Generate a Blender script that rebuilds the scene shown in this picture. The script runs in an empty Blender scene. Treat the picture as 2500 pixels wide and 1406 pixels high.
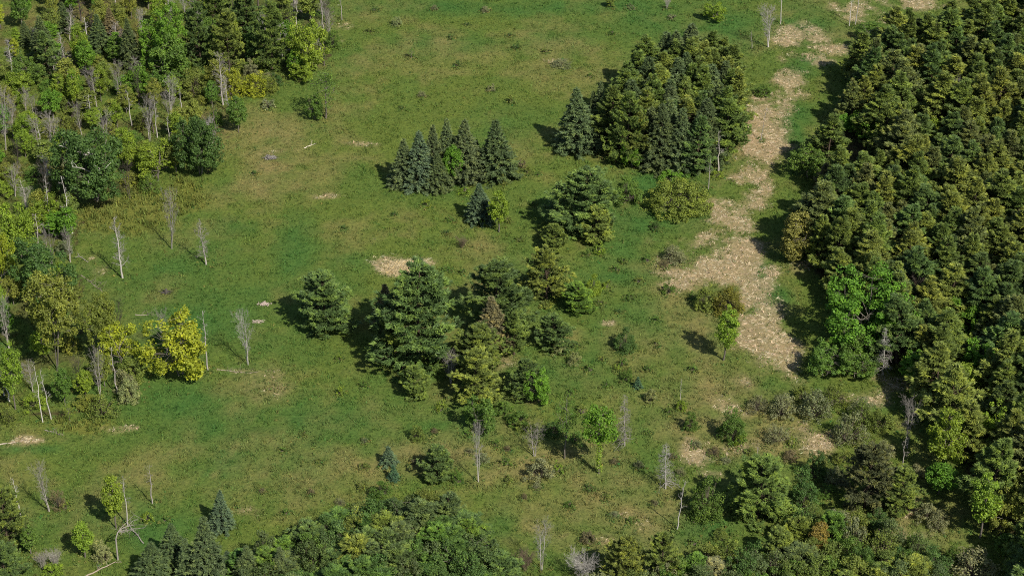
import bpy, math, random
import numpy as np

# ------------------------------------------------------------------ camera, sky, sun, exposure
PITCH, CAM_H, FPX = math.radians(33.0), 120.0, 5013.0      # look-down angle, drone height (m), focal length in 2500 px
SUN_EL, SUN_AZ = math.radians(46.0), math.radians(142.5)   # sun stands behind the camera, to its right
scene = bpy.context.scene
COL = scene.collection
cam_d = bpy.data.cameras.new('camera'); cam = bpy.data.objects.new('camera', cam_d); COL.objects.link(cam)
cam.location = (0, 0, CAM_H); cam.rotation_euler = (math.pi/2 - PITCH, 0, 0)
cam_d.sensor_width = 36; cam_d.lens = 36*FPX/2500; cam_d.clip_end = 9000; cam_d.clip_start = 1
scene.camera = cam
world = bpy.data.worlds.new('World'); scene.world = world; world.use_nodes = True
wn = world.node_tree; sky = wn.nodes.new('ShaderNodeTexSky'); sky.sky_type = 'NISHITA'; sky.sun_disc = False
sky.sun_elevation = SUN_EL; sky.sun_rotation = SUN_AZ; sky.altitude = 200
bg = wn.nodes['Background']; bg.inputs['Strength'].default_value = 0.065
wn.links.new(sky.outputs[0], bg.inputs[0])
sun_d = bpy.data.lights.new('sun', 'SUN'); sun_d.energy = 3.9; sun_d.angle = math.radians(0.5); sun_d.color = (1, .945, .84)
sun = bpy.data.objects.new('sun', sun_d); COL.objects.link(sun)
sun.rotation_euler = (math.pi/2 - SUN_EL, 0, math.pi - SUN_AZ)
sun.location = (80, -100, 200)
scene.view_settings.view_transform = 'Standard'; scene.view_settings.look = 'None'
scene.view_settings.exposure = 0.54; scene.view_settings.gamma = 1.0
scene.cycles.use_denoising = False; scene.cycles.filter_width = 1.0
scene.cycles.max_bounces = 6; scene.cycles.diffuse_bounces = 3; scene.cycles.transmission_bounces = 3
scene.cycles.glossy_bounces = 2

# ------------------------------------------------------------------ map of the place: survey point (photo grid) -> ground metres
SP, CP = math.sin(PITCH), math.cos(PITCH)
def spot(u, v):
    x, y = (u-1250)/FPX, (703-v)/FPX
    dy, dz = CP + y*SP, -SP + y*CP
    t = CAM_H/-dz
    return x*t, dy*t
def px_per_m(X, Y):
    return FPX/(Y*CP + CAM_H*SP)
def height_for(Y, vt):
    y = (703-vt)/FPX
    return Y*(y*CP-SP)/(CP+y*SP) + CAM_H

# ------------------------------------------------------------------ numeric helpers
def unit(a): return a/np.maximum(np.linalg.norm(a, axis=-1, keepdims=True), 1e-9)
def smooth(a, b, x):
    t = np.clip((x-a)/(b-a), 0, 1); return t*t*(3-2*t)
_lat = np.random.default_rng(5).random((256, 256))
def vnoise(x, y, s, seed=0):
    x = np.asarray(x)/s + seed*17.31; y = np.asarray(y)/s + seed*7.77
    xi, yi = np.floor(x).astype(int), np.floor(y).astype(int); fx, fy = x-xi, y-yi
    fx = fx*fx*(3-2*fx); fy = fy*fy*(3-2*fy)
    L = lambda i, j: _lat[i & 255, j & 255]
    return (L(xi, yi)*(1-fx)+L(xi+1, yi)*fx)*(1-fy) + (L(xi, yi+1)*(1-fx)+L(xi+1, yi+1)*fx)*fy
def fbm(x, y, s, seed=0, o=4):
    r = 0; a = 1; t = 0
    for k in range(o):
        r = r + a*vnoise(x, y, s/2**k, seed+k*3); t += a; a *= .55
    return r/t

class MB:
    """collects triangles and quads for one mesh"""
    def __init__(s): s.v = []; s.q = []; s.t = []; s.a = []; s.n = 0
    def add(s, v, q=None, t=None, a=None):
        v = np.asarray(v, float).reshape(-1, 3)
        if q is not None and len(q): s.q.append(np.asarray(q)+s.n)
        if t is not None and len(t): s.t.append(np.asarray(t)+s.n)
        s.v.append(v); s.a.append(np.zeros(len(v)) if a is None else np.broadcast_to(a, (len(v),)))
        s.n += len(v)
    def tube(s, path, rad, sides=5, a=0.0, cap=True):
        p = np.asarray(path, float); n = len(p); rad = np.broadcast_to(rad, (n,))
        d = unit(np.gradient(p, axis=0)); ref = np.array([0.31, 0.17, 0.93]) if abs(d[0][2]) < .9 else np.array([1., .2, 0])
        e1 = unit(np.cross(d, ref)); e2 = np.cross(d, e1)
        an = np.arange(sides)*2*math.pi/sides
        ring = p[:, None]+rad[:, None, None]*(np.cos(an)[None, :, None]*e1[:, None]+np.sin(an)[None, :, None]*e2[:, None])
        i = np.arange(n-1)[:, None]*sides; j = np.arange(sides)[None]; k = (j+1) % sides
        q = np.stack([i+j, i+k, i+sides+k, i+sides+j], -1).reshape(-1, 4)
        v = ring.reshape(-1, 3); t = None
        if cap:
            v = np.vstack([v, p[-1:]+d[-1:]*rad[-1]]); b = (n-1)*sides
            t = [(b+x, b+(x+1) % sides, n*sides) for x in range(sides)]
        s.add(v, q, t, a)
    def leaves(s, P, N, L, W, rng, a):
        """diamond leaf faces at P with normals near N"""
        n = len(P); r = rng.normal(size=(n, 3)); d = unit(np.cross(N, r)); e = np.cross(unit(N), d)
        L = np.broadcast_to(L, (n,))[:, None]; W = np.broadcast_to(W, (n,))[:, None]
        v = np.stack([P-d*L/2, P+e*W/2, P+d*L/2, P-e*W/2], 1).reshape(-1, 3)
        s.add(v, np.arange(4*n).reshape(-1, 4), None, np.repeat(a, 4))
    def needles(s, P, D, L, W, rng, a, face=None):
        n = len(P); D = unit(D); r = rng.normal(size=(n, 3)); e = unit(np.cross(D, r if face is None else face+r*.55))
        L = np.broadcast_to(L, (n,))[:, None]; W = np.broadcast_to(W, (n,))[:, None]
        v = np.stack([P-e*W/2, P+e*W/2, P+D*L], 1).reshape(-1, 3)
        s.add(v, None, np.arange(3*n).reshape(-1, 3), np.repeat(a, 3))
    def mesh(s, name, mat, col=None):
        me = bpy.data.meshes.new(name); v = np.vstack(s.v)
        q = np.vstack(s.q) if s.q else np.zeros((0, 4), int); t = np.vstack(s.t) if s.t else np.zeros((0, 3), int)
        me.vertices.add(len(v)); me.vertices.foreach_set('co', v.astype(np.float32).ravel())
        li = np.concatenate([q.ravel(), t.ravel()]).astype(np.int32)
        st = np.concatenate([np.arange(len(q))*4, len(q)*4+np.arange(len(t))*3]).astype(np.int32)
        me.loops.add(len(li)); me.loops.foreach_set('vertex_index', li)
        me.polygons.add(len(st)); me.polygons.foreach_set('loop_start', st)
        me.update(calc_edges=True)
        if col is None:
            at = me.attributes.new('vary', 'FLOAT', 'POINT'); at.data.foreach_set('value', np.concatenate(s.a).astype(np.float32))
        else:
            at = me.attributes.new('tone', 'FLOAT_COLOR', 'POINT')
            at.data.foreach_set('color', np.hstack([col, np.ones((len(col), 1))]).astype(np.float32).ravel())
        me.materials.append(mat)
        return me

# ------------------------------------------------------------------ materials (all node based)
def new_mat(name):
    m = bpy.data.materials.new(name); m.use_nodes = True; nt = m.node_tree; nt.nodes.clear()
    out = nt.nodes.new('ShaderNodeOutputMaterial'); return m, nt, out
def N(nt, t, **kw):
    n = nt.nodes.new(t)
    for k, v in kw.items(): setattr(n, k, v)
    return n
def mathn(nt, op, a, b):
    n = N(nt, 'ShaderNodeMath', operation=op)
    for i, x in enumerate((a, b)):
        if isinstance(x, (int, float)): n.inputs[i].default_value = x
        else: nt.links.new(x, n.inputs[i])
    return n.outputs[0]
def mixc(nt, f, a, b, mode='MIX'):
    n = N(nt, 'ShaderNodeMix', data_type='RGBA', blend_type=mode)
    for i, x in ((0, f), (6, a), (7, b)):
        if isinstance(x, (int, float)): n.inputs[i].default_value = x
        elif isinstance(x, tuple): n.inputs[i].default_value = (*x, 1)
        else: nt.links.new(x, n.inputs[i])
    return n.outputs[2]

def foliage_material(name, trans, yel, amp):
    m, nt, out = new_mat(name)
    oi = N(nt, 'ShaderNodeObjectInfo'); at = N(nt, 'ShaderNodeAttribute', attribute_name='vary')
    f = at.outputs['Fac']
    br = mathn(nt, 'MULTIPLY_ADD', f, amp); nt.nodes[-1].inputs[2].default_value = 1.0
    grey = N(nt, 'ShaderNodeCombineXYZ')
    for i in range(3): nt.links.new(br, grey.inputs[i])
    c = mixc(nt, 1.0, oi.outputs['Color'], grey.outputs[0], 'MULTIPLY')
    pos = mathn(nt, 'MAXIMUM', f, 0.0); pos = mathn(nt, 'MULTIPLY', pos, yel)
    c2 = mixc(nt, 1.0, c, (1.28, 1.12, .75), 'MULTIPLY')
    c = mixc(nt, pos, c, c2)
    p = N(nt, 'ShaderNodeBsdfPrincipled'); nt.links.new(c, p.inputs['Base Color'])
    p.inputs['Roughness'].default_value = .55; p.inputs['Specular IOR Level'].default_value = .25
    tr = N(nt, 'ShaderNodeBsdfTranslucent'); tc = mixc(nt, 1.0, c, (1.25, 1.25, .6), 'MULTIPLY'); nt.links.new(tc, tr.inputs[0])
    mx = N(nt, 'ShaderNodeMixShader'); mx.inputs[0].default_value = trans
    nt.links.new(p.outputs[0], mx.inputs[1]); nt.links.new(tr.outputs[0], mx.inputs[2]); nt.links.new(mx.outputs[0], out.inputs[0])
    return m
M_LEAF = foliage_material('broad_leaves', .30, .8, .36)
M_NEEDLE = foliage_material('needles', .14, .9, .52)  # yellower tips are new growth; wide tone spread also paints in sun contrast

def wood_material(name, scale):
    m, nt, out = new_mat(name)
    oi = N(nt, 'ShaderNodeObjectInfo'); tc = N(nt, 'ShaderNodeTexCoord')
    no = N(nt, 'ShaderNodeTexNoise'); no.inputs['Scale'].default_value = scale; no.inputs['Detail'].default_value = 4
    mp = N(nt, 'ShaderNodeMapping'); mp.inputs['Scale'].default_value = (1, 1, .25)
    nt.links.new(tc.outputs['Object'], mp.inputs[0]); nt.links.new(mp.outputs[0], no.inputs['Vector'])
    c = mixc(nt, 1.0, oi.outputs['Color'], (.55, .5, .45), 'MULTIPLY')
    c = mixc(nt, no.outputs[0], c, oi.outputs['Color'])
    p = N(nt, 'ShaderNodeBsdfPrincipled'); p.inputs['Roughness'].default_value = .85; p.inputs['Specular IOR Level'].default_value = .15
    nt.links.new(c, p.inputs['Base Color'])
    b = N(nt, 'ShaderNodeBump'); b.inputs['Strength'].default_value = .4; b.inputs['Distance'].default_value = .03
    nt.links.new(no.outputs[0], b.inputs['Height']); nt.links.new(b.outputs[0], p.inputs['Normal'])
    nt.links.new(p.outputs[0], out.inputs[0]); return m
M_WOOD = wood_material('bark', 6.0)

def ground_material():
    m, nt, out = new_mat('meadow_soil')
    at = N(nt, 'ShaderNodeAttribute', attribute_name='tone'); ge = N(nt, 'ShaderNodeNewGeometry')
    no = N(nt, 'ShaderNodeTexNoise'); no.inputs['Scale'].default_value = 3.0; no.inputs['Detail'].default_value = 6; no.inputs['Roughness'].default_value = .7
    nt.links.new(ge.outputs['Position'], no.inputs['Vector'])
    n2 = N(nt, 'ShaderNodeTexNoise'); n2.inputs['Scale'].default_value = .9; n2.inputs['Detail'].default_value = 5
    nt.links.new(ge.outputs['Position'], n2.inputs['Vector'])
    lo = mixc(nt, 1.0, at.outputs['Color'], (.55, .58, .6), 'MULTIPLY'); hi = mixc(nt, 1.0, at.outputs['Color'], (1.35, 1.25, 1.2), 'MULTIPLY')
    r = N(nt, 'ShaderNodeMapRange'); r.inputs[1].default_value = .3; r.inputs[2].default_value = .7; nt.links.new(no.outputs[0], r.inputs[0])
    c = mixc(nt, r.outputs[0], lo, hi)
    c2 = mixc(nt, 1.0, c, (1.2, 1.05, .9), 'MULTIPLY'); c = mixc(nt, n2.outputs[0], c, c2)
    p = N(nt, 'ShaderNodeBsdfPrincipled'); p.inputs['Roughness'].default_value = .95; p.inputs['Specular IOR Level'].default_value = .1
    nt.links.new(c, p.inputs['Base Color'])
    b = N(nt, 'ShaderNodeBump'); b.inputs['Strength'].default_value = .6; b.inputs['Distance'].default_value = .25
    nt.links.new(no.outputs[0], b.inputs['Height']); nt.links.new(b.outputs[0], p.inputs['Normal'])
    nt.links.new(p.outputs[0], out.inputs[0]); return m
M_GROUND = ground_material()
def blade_material():
    m, nt, out = new_mat('grass_blades')
    at = N(nt, 'ShaderNodeAttribute', attribute_name='tone'); ge = N(nt, 'ShaderNodeNewGeometry')
    no = N(nt, 'ShaderNodeTexNoise'); no.inputs['Scale'].default_value = 2.0; nt.links.new(ge.outputs['Position'], no.inputs['Vector'])
    hi = mixc(nt, 1.0, at.outputs['Color'], (1.25, 1.2, 1.1), 'MULTIPLY'); c = mixc(nt, no.outputs[0], at.outputs['Color'], hi)
    p = N(nt, 'ShaderNodeBsdfPrincipled'); p.inputs['Roughness'].default_value = .7; p.inputs['Specular IOR Level'].default_value = .2
    nt.links.new(c, p.inputs['Base Color'])
    tr = N(nt, 'ShaderNodeBsdfTranslucent'); nt.links.new(c, tr.inputs[0])
    mx = N(nt, 'ShaderNodeMixShader'); mx.inputs[0].default_value = .25
    nt.links.new(p.outputs[0], mx.inputs[1]); nt.links.new(tr.outputs[0], mx.inputs[2]); nt.links.new(mx.outputs[0], out.inputs[0])
    return m
M_BLADE = blade_material()

# ------------------------------------------------------------------ ground cover: what grows where (u, v, half-width, half-depth, strength)
STRAW = [(1960,88,55,26,1.1),(1967,135,38,16,1.1),(1975,112,44,22,.8),(1925,195,36,44,1.1),(1945,165,28,24,.8),(1892,250,54,44,1.05),(1868,320,62,44,.8),(1890,345,40,34,.85),(1855,385,46,30,.85),
 (1838,410,52,30,.85),(1832,445,60,34,1.),(1795,500,66,34,1.1),(1752,530,40,18,.9),(1800,545,40,30,1.1),(1700,590,95,28,.9),(1785,600,62,48,1.1),(1812,655,44,50,1.1),
 (1645,680,56,26,.85),(1690,625,90,40,.62),(1745,645,70,60,.75),(1880,300,60,60,.6),(1840,360,60,40,.6),(1838,705,52,38,.9),(1850,760,52,60,1.1),(1870,828,58,50,1.05),(1905,885,56,36,.95),(1900,930,85,26,.8),(1882,660,18,12,1.3),(1975,640,40,20,.5),
 (968,648,66,22,1.3),(1010,650,26,22,1.4),(2140,28,90,26,.95),(2200,6,90,26,1.),(2050,120,40,14,.6),(2010,155,30,10,.8),(2165,940,50,26,1.),(2110,980,60,24,.55),
 (1720,1120,60,40,.8),(1800,1085,50,22,.5),(1780,1010,40,40,.5),(1990,1075,60,30,.55),(255,1050,45,12,.7),(320,1046,30,9,.8),(60,1075,70,10,.6),(160,1075,60,16,.45),
 (1478,788,18,6,1.),(890,352,40,6,.6),(690,372,60,10,.3),(800,478,40,8,.4),(600,1245,60,28,.5),(560,905,46,6,.55),(590,775,40,5,.5),(235,640,46,36,.5),(665,935,45,36,.2),
 (1370,152,34,7,.4),(848,66,34,10,.5),(2215,1240,40,24,.45),(2230,1310,60,26,.55),(1240,910,40,40,.3),(1300,960,60,22,.5),(950,590,60,20,.25),(830,90,30,20,.35),(1440,1290,120,40,.28),(1700,1230,50,40,.35)]
DRY = [(760,340,190,90,.8),(640,470,140,60,.7),(900,560,160,40,.6),(920,330,100,60,.6),(1180,150,260,60,.45),(560,340,70,60,.6),(1250,1130,380,60,.7),(1450,1240,260,60,.9),(900,1160,200,40,.7),
 (700,1220,200,40,.8),(1800,330,110,130,.9),(1800,440,90,60,.8),(1640,850,220,60,.5),(1750,960,180,60,.8),(1800,1060,260,60,.9),(400,900,60,40,.3),(1700,560,140,60,.6),(1650,700,140,70,.6),
 (650,930,60,50,.7),(600,1060,60,40,.3),(120,1060,160,30,.6),(330,560,200,60,.35),(1090,600,120,30,.5),(880,170,60,90,.5),(1500,920,150,60,.5),(1060,870,60,30,.2),(2220,1290,120,60,.6),(300,1200,260,60,.3),
 (60,160,120,120,.7),(230,40,200,60,.8),(300,260,220,120,.5),(1330,420,90,60,.3),(1430,330,100,60,.35),(1500,1330,160,60,.6),(1730,800,90,80,.5),(1720,880,100,60,.5)]
LUSH = [(720,590,55,60,.9),(560,560,60,25,.5),(470,650,150,60,.6),(560,720,160,50,.5),(540,800,180,70,.8),(680,850,110,70,.7),(640,900,80,30,.7),(1250,18,460,22,.9),(1100,100,300,30,.3),(1600,60,200,50,.6),
 (560,1120,34,34,.9),(600,1010,40,90,.6),(470,985,130,50,.6),(700,1010,120,60,.4),(1620,450,110,30,1.),(1640,530,90,30,.9),(1540,540,70,50,.9),(1505,600,60,50,.5),(1868,700,28,60,1.2),(1900,730,36,30,1.1),(1985,150,46,14,1.1),(1960,170,36,20,.9),
 (1935,330,26,60,1.2),(1955,280,30,30,.8),(1960,550,40,60,.5),(1330,700,100,60,.6),(1480,660,100,40,.6),(1380,900,90,50,.6),(1480,820,60,40,.4),(1560,770,60,40,.4),(900,470,120,40,.5),(1060,470,120,30,.6),(1230,300,90,60,.35),(1000,600,120,60,.2),
 (860,640,60,25,.7),(830,700,60,40,.5),(60,1095,70,10,.9),(360,1310,50,40,.8),(420,1290,60,40,.6),(320,1250,120,40,.3),(1710,1290,60,30,.7),(1880,1360,90,40,.6),(1220,1270,40,50,.6),(2250,1320,40,20,.5),(2160,990,50,16,.8),(2250,1010,40,40,.7),
 (1100,1040,90,30,.3),(1960,60,60,16,.8),(1780,60,90,50,.7),(760,620,60,40,.3),(950,930,160,40,.4),(600,1010,260,90,.45),(330,980,150,60,.4),(820,1010,150,60,.35),(1380,520,90,50,.4)]
LITTER = []   # filled with the wood polygons (leaf and needle litter under the trees)
WEED = [(290,530,150,40,1.),(380,500,120,40,.9),(440,470,60,40,.7),(480,220,60,40,.8),(600,200,90,30,.8),(300,120,120,100,.6),(100,330,150,150,.5),(200,1040,120,30,.6)]
def w_ell(lst):
    r = []
    for u, v, a, b, s in lst:
        X, Y = spot(u, v); k = px_per_m(X, Y); sn = CAM_H/math.hypot(Y, CAM_H)
        r.append((X, Y, a/k, b/(k*sn), s))
    return r
def field(lst, x, y, soft=.75):
    f = np.zeros_like(x)
    for X, Y, a, b, s in lst:
        m = (np.abs(x-X) < 2.2*a) & (np.abs(y-Y) < 2.2*b)
        if m.any():
            d = np.sqrt(((x[m]-X)/a)**2+((y[m]-Y)/b)**2)
            f[m] = np.maximum(f[m], s*smooth(1+soft, 1-soft, d))
    return f
def in_poly(poly, x, y):
    c = np.zeros(np.shape(x), bool); n = len(poly)
    for i in range(n):
        (x1, y1), (x2, y2) = poly[i], poly[(i+1) % n]
        hit = ((y1 > y) != (y2 > y)) & (x < (x2-x1)*(y-y1)/(y2-y1+1e-12)+x1)
        c ^= hit
    return c
def poly(pts): return [spot(u, v) for u, v in pts]
WOOD = poly([(2380,95),(2290,125),(2200,135),(2120,145),(2092,200),(2082,260),(2062,300),(2035,380),(1985,430),(1985,520),(1965,570),(1985,650),(2040,735),(2075,800),(2160,870),(2220,900),(2265,975),(2315,1065),(2362,1165),(2412,1262),(2458,1345),(2505,1440),(2545,1600),(2680,1600),(2600,400),(2580,30),(2480,50)])
LEFTWOOD = poly([(-60,-40),(760,-40),(815,60),(790,170),(700,190),(640,215),(560,250),(560,320),(500,425),(450,445),(330,480),(230,510),(180,570),(190,690),(200,880),(330,930),(330,990),(120,1010),(-60,1010)])
CLUMP = poly([(1500,310),(1540,250),(1600,205),(1680,190),(1750,200),(1785,250),(1792,320),(1770,400),(1700,425),(1560,405),(1490,380)])
for k_ in range(26):
    t_ = k_/25; LUSH.append((692-150*t_+18*math.sin(t_*3), 890+270*t_, 6, 9, .55)); DRY.append((672-150*t_+18*math.sin(t_*3), 890+270*t_, 7, 9, .6)); LUSH.append((650-150*t_+18*math.sin(t_*3), 890+270*t_, 6, 9, .55))
STRAW, DRY, LUSH, WEED = map(w_ell, (STRAW, DRY, LUSH, WEED))
C_MID, C_DRY, C_STRAW, C_LUSH = [np.array(c) for c in ((.124,.186,.038), (.238,.226,.090), (.64,.535,.39), (.064,.160,.036))]
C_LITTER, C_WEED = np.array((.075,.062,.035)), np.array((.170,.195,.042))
def cover(x, y):
    """colour of the plants at (x, y), straw share, weed share, litter share"""
    n1 = fbm(x, y, 9, 1)-.5; n2 = fbm(x, y, 2.2, 4)-.5; n3 = fbm(x, y, 30, 8)-.5
    st = field(STRAW, x, y, .92); dr = field(DRY, x, y, .95); lu = field(LUSH, x, y, .9); we = field(WEED, x, y)
    n4 = fbm(x, y*.6, 4.2, 13)-.5
    st = smooth(.15, 1.05, np.minimum(st*1.3, 1.1)+(n2*2.2+n4*2.3+n1*.8)*(st > .02)*np.minimum(1, .3+st)-.07)
    dr = np.clip(dr*.66+n1*1.3+n2*1.0+n4*.7+n3*.4-.03, 0, 1); lu = np.clip(lu*.95+n3*.9+n1*.8-n2*.5-n4*.5, 0, 1)*(1-dr*.45)
    we = smooth(.3, .7, we+n2*.7*(we > 0))
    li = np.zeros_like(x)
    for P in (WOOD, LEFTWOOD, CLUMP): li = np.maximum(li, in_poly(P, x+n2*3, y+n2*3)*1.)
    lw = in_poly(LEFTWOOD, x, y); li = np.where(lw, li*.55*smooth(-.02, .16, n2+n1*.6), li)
    c = C_MID+(C_DRY-C_MID)*dr[..., None]; c = c+(C_LUSH-c)*lu[..., None]
    c = c+(C_WEED-c)*(we*.75)[..., None]
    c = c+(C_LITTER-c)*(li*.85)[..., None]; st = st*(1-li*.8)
    return c, st, we, li
def bump(x, y):
    return (fbm(x, y, 14, 20, 3)-.5)*.30+(fbm(x, y, 1.6, 31, 2)-.5)*.22

fx = np.arange(-92, 92.1, .45); fy = np.arange(118, 292.1, .45)
ext = np.array([4, 10, 25, 60, 150, 400, 1000, 2500, 6000.])
gx = np.concatenate([fx[0]-ext[::-1], fx, fx[-1]+ext]); gy = np.concatenate([fy[0]-ext[::-1], fy, fy[-1]+ext])
GX, GY = np.meshgrid(gx, gy); inside = smooth(0, 12, np.minimum(np.minimum(GX+92, 92-GX), np.minimum(GY-118, 292-GY)))
GZ = bump(GX, GY)*inside-.02
mb = MB(); mb.add(np.stack([GX, GY, GZ], -1).reshape(-1, 3))
ii = np.arange(len(gx)*(len(gy)-1)).reshape(len(gy)-1, len(gx))[:, :-1].ravel()
mb.q.append(np.stack([ii, ii+1, ii+1+len(gx), ii+len(gx)], -1))
gc, gst = cover(GX.ravel(), GY.ravel())[:2]; gc = gc+(C_STRAW*np.array([.66, .64, .58])-gc)*(gst*.60)[:, None]
ground = bpy.data.objects.new('ground', mb.mesh('ground', M_GROUND, gc*.8)); COL.objects.link(ground)
ground.data.polygons.foreach_set('use_smooth', np.ones(len(ground.data.polygons), bool))
ground['kind'] = 'structure'; ground['label'] = 'old hay meadow of green, olive and straw coloured grass'
def zg(x, y):
    x = np.asarray(x, float); y = np.asarray(y, float)
    return bump(x, y)-.02

# ------------------------------------------------------------------ grass (uncountable): tufts, matted straw, tall weeds
def view_points(n, rng):
    v = rng.random(n)*1470-20; u = rng.random(n)*2640-70
    y0, y1 = spot(1250, 1450)[1], spot(1250, -30)[1]
    Y = y0+(y1-y0)*rng.random(n); X = (rng.random(n)*2-1)*(Y*CP+CAM_H*SP)*1320/FPX
    return X, Y
def build_grass():
    rng = np.random.default_rng(11)
    X, Y = view_points(190000, rng); c, st, we, li = cover(X, Y)
    cl = fbm(X, Y, .9, 50, 3); keep = (rng.random(len(X)) < .20+1.6*np.clip(cl-.3, 0, 1)+1.0*st) & (rng.random(len(X)) > li*.75)
    X, Y, c, st, we, cl = X[keep], Y[keep], c[keep], st[keep], we[keep], cl[keep]
    k = 5; n = len(X); x = np.repeat(X, k)+rng.normal(size=n*k)*.10; y = np.repeat(Y, k)+rng.normal(size=n*k)*.10
    s = np.repeat(st, k); w = np.repeat(we, k); tall = np.repeat(.55+1.1*np.clip(cl-.35, 0, .5)+rng.random(n)*.35, k)
    D = rng.normal(size=(n*k, 3)); hay = rng.random(n) < st*.95-.03; c = np.where(hay[:, None], C_STRAW, c); lie = np.repeat(hay & (rng.random(n) < .85), k)
    D[:, 2] = np.where(lie, .06+.22*rng.random(n*k), 1.0+.6*rng.random(n*k)); D[:, :2] *= np.where(lie, 1.2, .5)[:, None]
    wa = fbm(X, Y, 1.6, 90, 2)*14; wd = np.repeat(np.stack([np.cos(wa), np.sin(wa)*.7], -1), k, 0)*1.2+rng.normal(size=(n*k, 2))*.25; D[lie, :2] = wd[lie]
    L = np.where(lie, .16+.34*rng.random(n*k), (.16+.20*rng.random(n*k))*tall*(1+1.3*w)); W = np.where(lie, .03+.04*rng.random(n*k), .05+.05*rng.random(n*k))*(1+.6*w)
    P = np.stack([x, y, zg(x, y)-.02], -1)
    tn = np.repeat(c, k, 0)*(np.repeat(.72+.55*rng.random(n), k)*(.8+.4*rng.random(n*k)))[:, None]
    tn *= 1+np.repeat(rng.normal(size=n)*.10, k)[:, None]*np.array([1., .15, .1])
    m = MB(); m.needles(P, D, L, W, rng, np.zeros(n*k))
    o = bpy.data.objects.new('grass', m.mesh('grass', M_BLADE, np.repeat(np.clip(tn, .01, .8), 3, 0))); COL.objects.link(o)
    o['kind'] = 'stuff'; o['label'] = 'rough meadow grass with matted straw'; o['category'] = 'grass'
def build_weeds():
    rng = np.random.default_rng(12)
    # tiny dark-green weed tufts standing above the grass
    X, Y = view_points(9000, rng); c, st, we, li = cover(X, Y); dn = fbm(X, Y, 12, 70, 3)
    keep = (rng.random(len(X)) < .012+.55*smooth(.50, .76, dn)+we*.6) & (li < .5) & (st < .5)
    X, Y = X[keep], Y[keep]; PL = np.array(PLANTED); a = rng.random((len(PL), 14))*6.28; r = (.30+.45*rng.random((len(PL), 14)))*np.minimum(PL[:, 2:3], 5)   # long grass and seedlings round every foot
    X = np.concatenate([X, (PL[:, :1]+np.cos(a)*r).ravel()]); Y = np.concatenate([Y, (PL[:, 1:2]+np.sin(a)*r).ravel()])
    n = len(X); k = 12; R = .12+.22*rng.random(n)**2
    d = unit(rng.normal(size=(n*k, 3))); d[:, 2] = np.abs(d[:, 2])
    P = np.stack([np.repeat(X, k), np.repeat(Y, k), zg(np.repeat(X, k), np.repeat(Y, k))], -1)+d*np.repeat(R, k)[:, None]
    tn = np.array([.105, .140, .034])*np.repeat(.7+.7*rng.random((n, 1)), k, 0)*(.75+.5*rng.random((n*k, 1)))*(1+np.repeat(rng.normal(size=(n, 1))*.25, k, 0)*np.array([1., .2, .3]))
    m = MB(); m.leaves(P, d+np.array([0, 0, .6]), .16, .10, rng, np.zeros(n*k))
    o = bpy.data.objects.new('weeds', m.mesh('weeds', M_BLADE, np.repeat(np.clip(tn, .01, .6), 4, 0))); COL.objects.link(o)
    o['kind'] = 'stuff'; o['label'] = 'scattered tiny weed tufts in the meadow'; o['category'] = 'weeds'
build_grass()

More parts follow.
